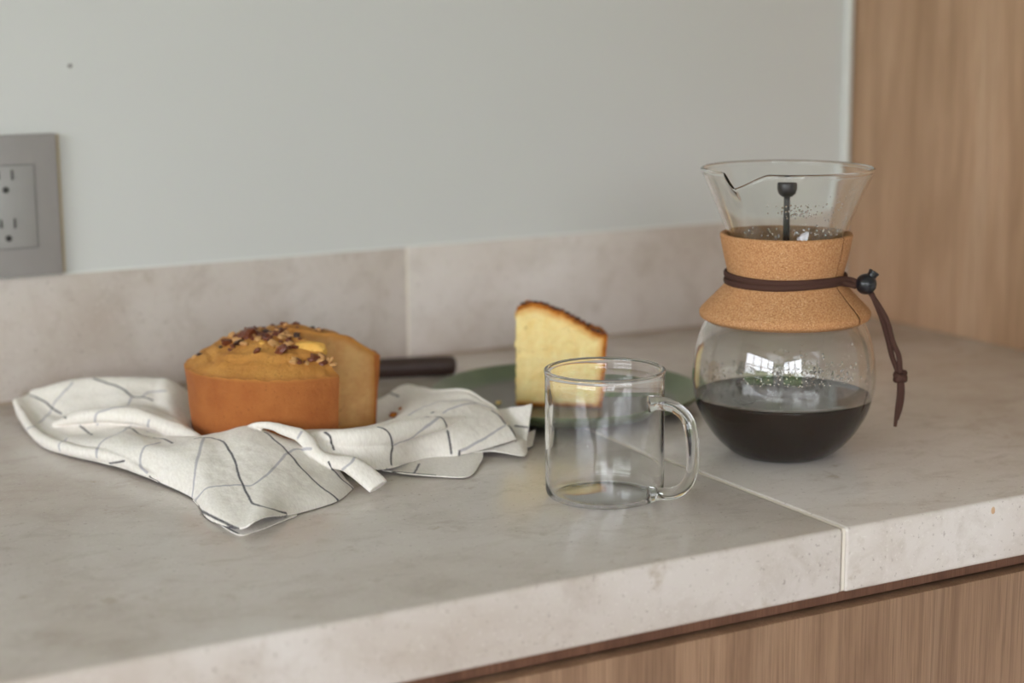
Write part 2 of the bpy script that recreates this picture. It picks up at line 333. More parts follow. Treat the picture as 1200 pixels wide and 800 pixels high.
TW_N=[[[0.4575,1.1143,0.0155],[0.4568,1.1181,0.0208],[0.4568,1.1272,0.0249],[0.461,1.1466,0.0259],[0.4713,1.1695,0.012],[0.482,1.1898,0.003],[0.4993,1.2317,0.0022],[0.5224,1.2875,0.0022],[0.5235,1.2903,0.002]],[[0.4673,1.1032,0.0124],[0.468,1.1074,0.0174],[0.4703,1.1198,0.0242],[0.4756,1.1397,0.0261],[0.4853,1.1618,0.012],[0.4952,1.1826,0.003],[0.5141,1.2236,0.0022],[0.5378,1.279,0.0022],[0.539,1.2818,0.002]],[[0.4819,1.093,0.0085],[0.4834,1.1001,0.0158],[0.4849,1.1118,0.0228],[0.4912,1.1334,0.0261],[0.4993,1.1541,0.012],[0.5095,1.1748,0.003],[0.5288,1.2155,0.0022],[0.5578,1.2794,0.0022],[0.5591,1.2822,0.002]],[[0.4997,1.0912,0.0054],[0.5051,1.0996,0.0119],[0.5069,1.1089,0.0207],[0.516,1.1369,0.0261],[0.5271,1.1617,0.014],[0.5398,1.1866,0.005],[0.5619,1.2315,0.004],[0.586,1.2867,0.008],[0.5872,1.2895,0.002]],[[0.5278,1.1088,0.0032],[0.5296,1.1124,0.0096],[0.532,1.1225,0.019],[0.5402,1.1465,0.0264],[0.5548,1.1727,0.0246],[0.5731,1.2083,0.0215],[0.5892,1.2451,0.0194],[0.5998,1.2735,0.0199],[0.6008,1.2764,0.002]],[[0.5449,1.1109,0.0024],[0.5469,1.1132,0.0091],[0.5514,1.1233,0.0209],[0.5615,1.1462,0.0284],[0.5737,1.1681,0.0279],[0.5848,1.1905,0.0269],[0.5923,1.2057,0.0265],[0.5968,1.2147,0.027],[0.5978,1.2176,0.002]],[[0.5613,1.1041,0.0042],[0.5633,1.1065,0.0097],[0.5722,1.1209,0.0207],[0.5863,1.144,0.0285],[0.5962,1.1603,0.03],[0.6014,1.1688,0.0318],[0.605,1.1759,0.0313],[0.6073,1.1804,0.0309],[0.6084,1.1832,0.002]],[[0.5877,1.1056,0.0062],[0.5891,1.1083,0.0105],[0.5968,1.1211,0.0177],[0.6065,1.1364,0.0224],[0.6103,1.1434,0.0239],[0.6122,1.147,0.0249],[0.6136,1.1496,0.0252],[0.6145,1.1514,0.0251],[0.6157,1.1541,0.002]],[[0.6118,1.1072,0.0091],[0.6116,1.1107,0.0122],[0.612,1.1151,0.0145],[0.6122,1.1195,0.0155],[0.6131,1.1236,0.0158],[0.6139,1.1277,0.0162],[0.6147,1.1319,0.0165],[0.6155,1.136,0.0166],[0.6168,1.1387,0.002]]]
TW_P2=[[[0.3628,1.1013,0.0004],[0.3725,1.1187,0.002]],[[0.3591,1.0508,0.0004],[0.369,1.075,0.002]],[[0.361,1.011,0.0004],[0.3765,1.0481,0.0015]],[[0.3732,1.0123,0.0004],[0.3902,1.052,0.0015]],[[0.3908,1.0209,0.001],[0.4026,1.0509,0.0015]],[[0.408,1.0308,0.001],[0.4194,1.0588,0.0015]]]
TW_L2=[[[0.4999,1.1002,0.0027],[0.5104,1.1172,0.003],[0.5231,1.1388,0.004]],[[0.5105,1.0852,0.0022],[0.5198,1.1007,0.0024],[0.5361,1.1317,0.005]],[[0.5264,1.0708,0.0016],[0.5363,1.0882,0.0024],[0.5555,1.1267,0.005]],[[0.543,1.0594,0.0013],[0.5536,1.0787,0.0028],[0.5757,1.1213,0.005]],[[0.5552,1.0676,0.0014],[0.5645,1.0841,0.0032],[0.5826,1.1198,0.005]],[[0.5734,1.0906,0.0031],[0.5801,1.1018,0.0035],[0.5907,1.1245,0.005]]]
TW_R1=[[[0.5747,1.1048,0.0049],[0.5862,1.1213,0.0062],[0.6053,1.1507,0.008]],[[0.5899,1.1021,0.0041],[0.6005,1.1191,0.0061],[0.6196,1.1543,0.01]],[[0.6038,1.0865,0.0026],[0.6109,1.1043,0.0067],[0.632,1.1475,0.01]],[[0.6129,1.0952,0.0026],[0.625,1.1194,0.0068],[0.6413,1.1538,0.01]]]
TW_R2=[[[0.6083,1.1468,0.011],[0.6162,1.1561,0.0147],[0.6223,1.1619,0.0195]],[[0.6121,1.1299,0.0056],[0.6216,1.1418,0.0144],[0.6285,1.1517,0.0221]],[[0.6179,1.1119,0.0035],[0.6258,1.1246,0.0141],[0.6331,1.1389,0.0253]],[[0.6197,1.1086,0.0034],[0.6287,1.1207,0.0145],[0.6384,1.1326,0.0279]]]
TW_R3=[[[0.6065,1.1067,0.0022],[0.6198,1.1256,0.0042]],[[0.6202,1.1083,0.0021],[0.6325,1.1301,0.0063]],[[0.626,1.1109,0.0021],[0.643,1.1357,0.0071]]]
TW_TUBES=[[[0.4259,1.1647,0.0295,0.0018,0.0012],[0.4304,1.1543,0.033,0.0024,0.0024],[0.436,1.1443,0.0337,0.003,0.0027],[0.4421,1.1342,0.032,0.0041,0.0036],[0.4482,1.1228,0.03,0.005,0.0041],[0.4511,1.1133,0.0256,0.0053,0.0041],[0.4544,1.1035,0.0183,0.0047,0.0041],[0.4611,1.0929,0.0155,0.0055,0.0041],[0.4661,1.0811,0.0163,0.0069,0.0046],[0.4697,1.0711,0.0133,0.008,0.0043],[0.4729,1.0603,0.0095,0.0083,0.0034],[0.4757,1.053,0.0055,0.0082,0.0026]],[[0.3299,1.3269,0.0107,0.0019,0.0016],[0.3375,1.3159,0.0146,0.0039,0.0032],[0.3462,1.302,0.0184,0.0051,0.0048],[0.3571,1.2869,0.022,0.0057,0.0054],[0.369,1.2724,0.0235,0.0063,0.0057],[0.3785,1.2592,0.0231,0.0063,0.0057],[0.3867,1.2444,0.0212,0.0059,0.0053],[0.3928,1.224,0.0195,0.0056,0.005],[0.398,1.2017,0.0178,0.0049,0.0043],[0.4015,1.1827,0.0164,0.003,0.0024],[0.4017,1.1655,0.0152,0.0012,0.0012]],[[0.4529,1.1363,0.0248,0.003,0.003],[0.464,1.1245,0.0246,0.0053,0.0053],[0.4732,1.116,0.0247,0.0065,0.0068],[0.4862,1.1089,0.0245,0.0071,0.0077],[0.503,1.1087,0.0249,0.0072,0.008],[0.5207,1.1127,0.0256,0.0072,0.0078],[0.5376,1.1171,0.0263,0.0067,0.0067],[0.5523,1.1194,0.0266,0.0055,0.0049],[0.5673,1.1248,0.0256,0.0031,0.0019],[0.5805,1.1301,0.0255,0.0012,0.0009]],[[0.3151,1.3761,0.0161,0.0027,0.0023],[0.3157,1.3609,0.0116,0.0033,0.0033],[0.3149,1.3351,0.0075,0.0039,0.0039],[0.3151,1.3008,0.006,0.0044,0.0044],[0.3204,1.2728,0.0055,0.0047,0.0047],[0.3284,1.2445,0.0068,0.0046,0.0046],[0.3382,1.2243,0.0074,0.0046,0.0049],[0.3475,1.1975,0.0072,0.0042,0.0045],[0.3513,1.1669,0.0062,0.0029,0.0029],[0.3572,1.1477,0.0044,0.0012,0.0012]]]
STRIPES_DARK=[[[0.3271,1.3993,0.019],[0.3285,1.4009,0.0191],[0.3297,1.3995,0.0187],[0.3307,1.398,0.0185],[0.3317,1.3966,0.0183],[0.333,1.3943,0.0181],[0.3339,1.3913,0.0177],[0.3349,1.3883,0.0173],[0.3357,1.385,0.0168],[0.3366,1.3818,0.0163],[0.3374,1.3786,0.0159],[0.3383,1.3754,0.0155],[0.3387,1.3731,0.0152],[0.3393,1.3693,0.0144],[0.34,1.366,0.014],[0.3407,1.3628,0.0135],[0.3411,1.3605,0.013],[0.3419,1.3575,0.0125],[0.3425,1.3554,0.012],[0.3433,1.352,0.0112]],[[0.3361,1.3185,0.0171],[0.3362,1.3143,0.0176],[0.3364,1.3114,0.0172]],[[0.3454,1.3058,0.0105],[0.3462,1.3021,0.0098],[0.3465,1.299,0.0093],[0.3468,1.2932,0.0089],[0.3462,1.2866,0.009],[0.3451,1.2783,0.0098],[0.3431,1.2673,0.0113]],[[0.3745,1.3694,0.0325],[0.3757,1.3668,0.032],[0.3766,1.3653,0.0317],[0.3781,1.3635,0.0313],[0.379,1.362,0.0308],[0.3805,1.3601,0.0303],[0.3814,1.3585,0.0297],[0.3829,1.3565,0.0292],[0.3837,1.3547,0.0286],[0.385,1.3538,0.0288],[0.3864,1.3514,0.0283],[0.3873,1.3495,0.0279],[0.3881,1.3474,0.0274],[0.3895,1.3447,0.0271],[0.3904,1.3426,0.0268],[0.3908,1.3394,0.0261],[0.391,1.3378,0.0258],[0.3916,1.3346,0.0253],[0.3915,1.3321,0.0247],[0.3926,1.3299,0.0244],[0.3927,1.3276,0.0238],[0.3939,1.3256,0.0234],[0.3958,1.3254,0.0235],[0.3967,1.3248,0.0234],[0.3983,1.3238,0.0232],[0.4001,1.3234,0.0233],[0.4007,1.3221,0.0228],[0.4022,1.3209,0.0226],[0.4034,1.3189,0.022],[0.4048,1.3175,0.0217],[0.4053,1.316,0.0213]],[[0.3667,1.2605,0.0159],[0.368,1.2586,0.0159],[0.3683,1.2567,0.0159],[0.3696,1.2547,0.0157],[0.3691,1.2501,0.0157],[0.3687,1.2458,0.0157],[0.3687,1.2396,0.0157],[0.3674,1.2353,0.016],[0.3698,1.2337,0.0155],[0.3704,1.2324,0.0154],[0.3723,1.2319,0.015],[0.3741,1.2311,0.0146]],[[0.3758,1.2264,0.0147],[0.3757,1.2225,0.0151],[0.3775,1.221,0.0152],[0.3773,1.2168,0.0157],[0.3778,1.2146,0.016],[0.3776,1.21,0.0166],[0.3779,1.2028,0.0176],[0.3777,1.1979,0.0183],[0.3774,1.1931,0.0189],[0.3765,1.1859,0.0196],[0.3763,1.1812,0.0201]],[[0.3397,1.2124,0.004],[0.3404,1.2096,0.0043],[0.341,1.2056,0.0056],[0.3419,1.2017,0.0066],[0.3427,1.1989,0.0075],[0.3436,1.196,0.0084],[0.3446,1.1932,0.0092]],[[0.3886,1.1696,0.0247],[0.3905,1.1692,0.0251],[0.3919,1.1678,0.0253],[0.3933,1.1671,0.0254],[0.3941,1.1669,0.0254],[0.3957,1.165,0.0254],[0.398,1.1654,0.0253],[0.3988,1.1656,0.0253],[0.3995,1.1618,0.025],[0.4001,1.1595,0.0248],[0.4014,1.1592,0.0248],[0.4017,1.1559,0.0246],[0.4018,1.1519,0.0244],[0.4028,1.1506,0.0245],[0.4027,1.1458,0.0242],[0.4023,1.1406,0.0238],[0.401,1.1371,0.0232],[0.4001,1.1324,0.0226],[0.3991,1.1276,0.0218],[0.3997,1.125,0.0218],[0.3983,1.1212,0.021],[0.3969,1.1174,0.0203],[0.3973,1.1145,0.0201],[0.3959,1.1106,0.0193],[0.3947,1.1053,0.0184],[0.3949,1.1038,0.0183],[0.3935,1.1001,0.0175],[0.3924,1.0949,0.0166],[0.3928,1.0921,0.0164],[0.3915,1.0885,0.0157],[0.3905,1.0838,0.015],[0.3893,1.0806,0.0144],[0.3884,1.0763,0.0138],[0.3876,1.0722,0.0133],[0.3868,1.0683,0.0127],[0.3861,1.0646,0.0123],[0.3855,1.0611,0.0118],[0.3849,1.0578,0.0115],[0.3843,1.0547,0.0112],[0.3833,1.049,0.0107],[0.3825,1.044,0.0103],[0.3812,1.0395,0.01],[0.382,1.0377,0.0103],[0.3822,1.0344,0.0105],[0.3826,1.0302,0.0107],[0.3826,1.0289,0.0107],[0.3837,1.0268,0.0105],[0.385,1.0263,0.0103],[0.386,1.025,0.0098],[0.3873,1.0243,0.0092],[0.388,1.0242,0.0089],[0.3898,1.0245,0.0081],[0.392,1.0257,0.0074],[0.3938,1.0261,0.0064],[0.3961,1.0274,0.0054],[0.3984,1.0287,0.0044],[0.3996,1.0294,0.0039]],[[0.432,1.1482,0.0284],[0.433,1.1468,0.028],[0.433,1.1424,0.0276],[0.4324,1.1386,0.0272],[0.4335,1.1373,0.0268],[0.433,1.1335,0.0263],[0.4325,1.1297,0.0257],[0.4337,1.1285,0.0254],[0.4333,1.1248,0.0248],[0.4329,1.1211,0.0242],[0.4343,1.1202,0.0238],[0.434,1.1168,0.0232],[0.4337,1.1134,0.0225],[0.4335,1.1102,0.0218],[0.4333,1.107,0.0211],[0.4332,1.104,0.0204],[0.4339,1.1038,0.0202],[0.4339,1.1009,0.0195],[0.4338,1.0982,0.0188],[0.4339,1.0955,0.018],[0.4339,1.093,0.0173],[0.434,1.0906,0.0166],[0.4342,1.0883,0.0159],[0.4344,1.0861,0.0152],[0.4347,1.0841,0.0146],[0.4344,1.0802,0.0136],[0.4348,1.0784,0.013],[0.4352,1.0767,0.0124],[0.4352,1.0732,0.0115],[0.4357,1.0715,0.011],[0.4363,1.07,0.0105],[0.4369,1.0685,0.01],[0.4372,1.0654,0.0092],[0.4379,1.0641,0.0088],[0.4384,1.0615,0.0081],[0.4379,1.0587,0.0075],[0.4386,1.0566,0.0069],[0.4394,1.0549,0.0064],[0.4403,1.0527,0.0055],[0.4401,1.0507,0.0048],[0.4414,1.05,0.0039],[0.443,1.0501,0.0027],[0.4438,1.0497,0.0012],[0.4453,1.0502,0.0006]],[[0.4559,1.0926,0.0164],[0.4562,1.0913,0.0154],[0.4565,1.0905,0.014],[0.4571,1.0909,0.0124],[0.458,1.0915,0.0116],[0.4591,1.0914,0.0092],[0.4597,1.0902,0.0085],[0.4595,1.0867,0.0074],[0.4602,1.0849,0.0066],[0.4601,1.083,0.0062],[0.46,1.0804,0.0055],[0.4608,1.0788,0.0047],[0.4617,1.0776,0.0041],[0.4618,1.0755,0.0035],[0.4629,1.0744,0.0026],[0.4641,1.0738,0.0018],[0.4646,1.0723,0.001]],[[0.3515,1.1575,0.0054],[0.3521,1.1564,0.0046],[0.3531,1.1554,0.0038],[0.3542,1.1545,0.0034],[0.355,1.152,0.0034],[0.3566,1.1505,0.0018],[0.3566,1.1504,0.0013],[0.357,1.1481,0.0013],[0.3575,1.1456,0.0012],[0.3585,1.1407,0.0011],[0.359,1.1382,0.0011],[0.3595,1.1357,0.001],[0.36,1.1331,0.001],[0.3604,1.1306,0.001],[0.3609,1.128,0.0009],[0.3613,1.1254,0.0009],[0.362,1.1203,0.0008],[0.3624,1.1178,0.0008],[0.3627,1.1152,0.0007],[0.3629,1.1128,0.0007],[0.3633,1.1079,0.0006],[0.3635,1.1032,0.0006]],[[0.3615,1.0858,0.0004],[0.3602,1.0786,0.0003],[0.3592,1.0727,0.0011],[0.3584,1.0667,0.0021],[0.3579,1.0626,0.0025],[0.3576,1.0586,0.0028],[0.3576,1.0546,0.0031],[0.3577,1.0507,0.0032],[0.3581,1.0467,0.0035],[0.3581,1.0446,0.0032],[0.3586,1.0406,0.0033],[0.3588,1.0386,0.0033],[0.3593,1.0346,0.0032],[0.3596,1.0327,0.0033],[0.3601,1.0287,0.0033],[0.3603,1.0267,0.0032],[0.3604,1.0246,0.0031],[0.3609,1.0209,0.0032],[0.3612,1.0169,0.0033],[0.3612,1.0149,0.0033],[0.362,1.0124,0.0037]],[[0.4655,1.1188,0.0299],[0.4662,1.1164,0.0294],[0.4669,1.1144,0.0285],[0.4677,1.1131,0.028],[0.4676,1.1123,0.0262],[0.4676,1.1122,0.0248],[0.4691,1.1147,0.0221],[0.4685,1.1125,0.0215],[0.4681,1.1114,0.0201],[0.4679,1.1096,0.0189]],[[0.4999,1.1064,0.0325],[0.5012,1.1058,0.0324],[0.502,1.1045,0.0318],[0.5033,1.104,0.0314],[0.5047,1.1037,0.031],[0.5055,1.1029,0.0298],[0.5063,1.1026,0.0292],[0.5071,1.1022,0.0277],[0.5079,1.1021,0.0262],[0.508,1.1021,0.0245],[0.5086,1.1026,0.0229],[0.5092,1.1034,0.0214],[0.5103,1.1052,0.0195],[0.5111,1.1066,0.0176],[0.5096,1.1049,0.0166],[0.5089,1.1037,0.0155],[0.5075,1.1025,0.0145],[0.5067,1.1012,0.0131],[0.5063,1.1,0.0118],[0.5056,1.0986,0.0106],[0.5048,1.0973,0.0095],[0.5043,1.0959,0.0082],[0.504,1.0949,0.0071]],[[0.5422,1.1192,0.0326],[0.5442,1.1194,0.0325],[0.5463,1.1196,0.0323]],[[0.5593,1.1428,0.0277],[0.5616,1.1437,0.028]],[[0.5518,1.1207,0.0315],[0.553,1.1205,0.0314],[0.5544,1.1198,0.0312],[0.5556,1.1197,0.0308],[0.556,1.1182,0.0303],[0.5559,1.1164,0.0291],[0.5566,1.1161,0.0282],[0.5572,1.1158,0.0268],[0.5581,1.1164,0.0246],[0.5592,1.1184,0.0231],[0.5607,1.1202,0.0199],[0.5601,1.1182,0.0185],[0.56,1.1168,0.0175],[0.5595,1.115,0.016],[0.5591,1.1133,0.0145],[0.5587,1.1117,0.013],[0.5582,1.1108,0.012],[0.5577,1.109,0.0103],[0.5575,1.1078,0.0092],[0.5568,1.1068,0.0077],[0.5567,1.1061,0.0063]],[[0.6082,1.141,0.0236],[0.6089,1.1395,0.023],[0.6095,1.138,0.0224],[0.6102,1.1361,0.0216],[0.6109,1.1344,0.0209],[0.6109,1.1322,0.0201],[0.6107,1.1297,0.0193],[0.6102,1.1272,0.0186],[0.6098,1.125,0.0179],[0.6097,1.1224,0.0171]],[[0.5626,1.1048,0.0076],[0.5623,1.1045,0.0066],[0.562,1.1044,0.0053]],[[0.5291,1.1019,0.0028],[0.5265,1.0983,0.0025],[0.5238,1.094,0.0022],[0.5208,1.0896,0.002],[0.5177,1.0852,0.002],[0.5158,1.0829,0.002]],[[0.499,1.0909,0.0054],[0.5009,1.0916,0.0052],[0.5041,1.0945,0.0025],[0.5053,1.0933,0.0025],[0.5066,1.0922,0.0024],[0.5078,1.091,0.0024],[0.509,1.0897,0.0023],[0.5103,1.0883,0.0023],[0.5115,1.0873,0.0022],[0.5128,1.0859,0.0022],[0.5141,1.0848,0.0021],[0.5155,1.0837,0.0021],[0.5168,1.0824,0.002],[0.5181,1.0812,0.002],[0.5194,1.0799,0.0019],[0.5208,1.0787,0.0019],[0.522,1.0779,0.0018],[0.5233,1.0766,0.0018],[0.5247,1.0753,0.0017],[0.526,1.074,0.0017],[0.5272,1.0728,0.0016]],[[0.6111,1.1201,0.0161],[0.6108,1.1174,0.0154],[0.6107,1.115,0.0145],[0.6102,1.1129,0.0135],[0.6105,1.1111,0.0125],[0.6104,1.1095,0.0113],[0.6111,1.1084,0.0102]],[[0.6222,1.1312,0.0125],[0.623,1.1293,0.0127],[0.6238,1.1275,0.0129],[0.6245,1.1254,0.0131],[0.6252,1.1236,0.0133],[0.6261,1.1219,0.0134],[0.6272,1.1206,0.0135]],[[0.592,1.2855,0.0115],[0.5906,1.2785,0.0127],[0.5901,1.2733,0.0136],[0.589,1.268,0.014],[0.5885,1.2628,0.0148],[0.5875,1.2577,0.0152]]]
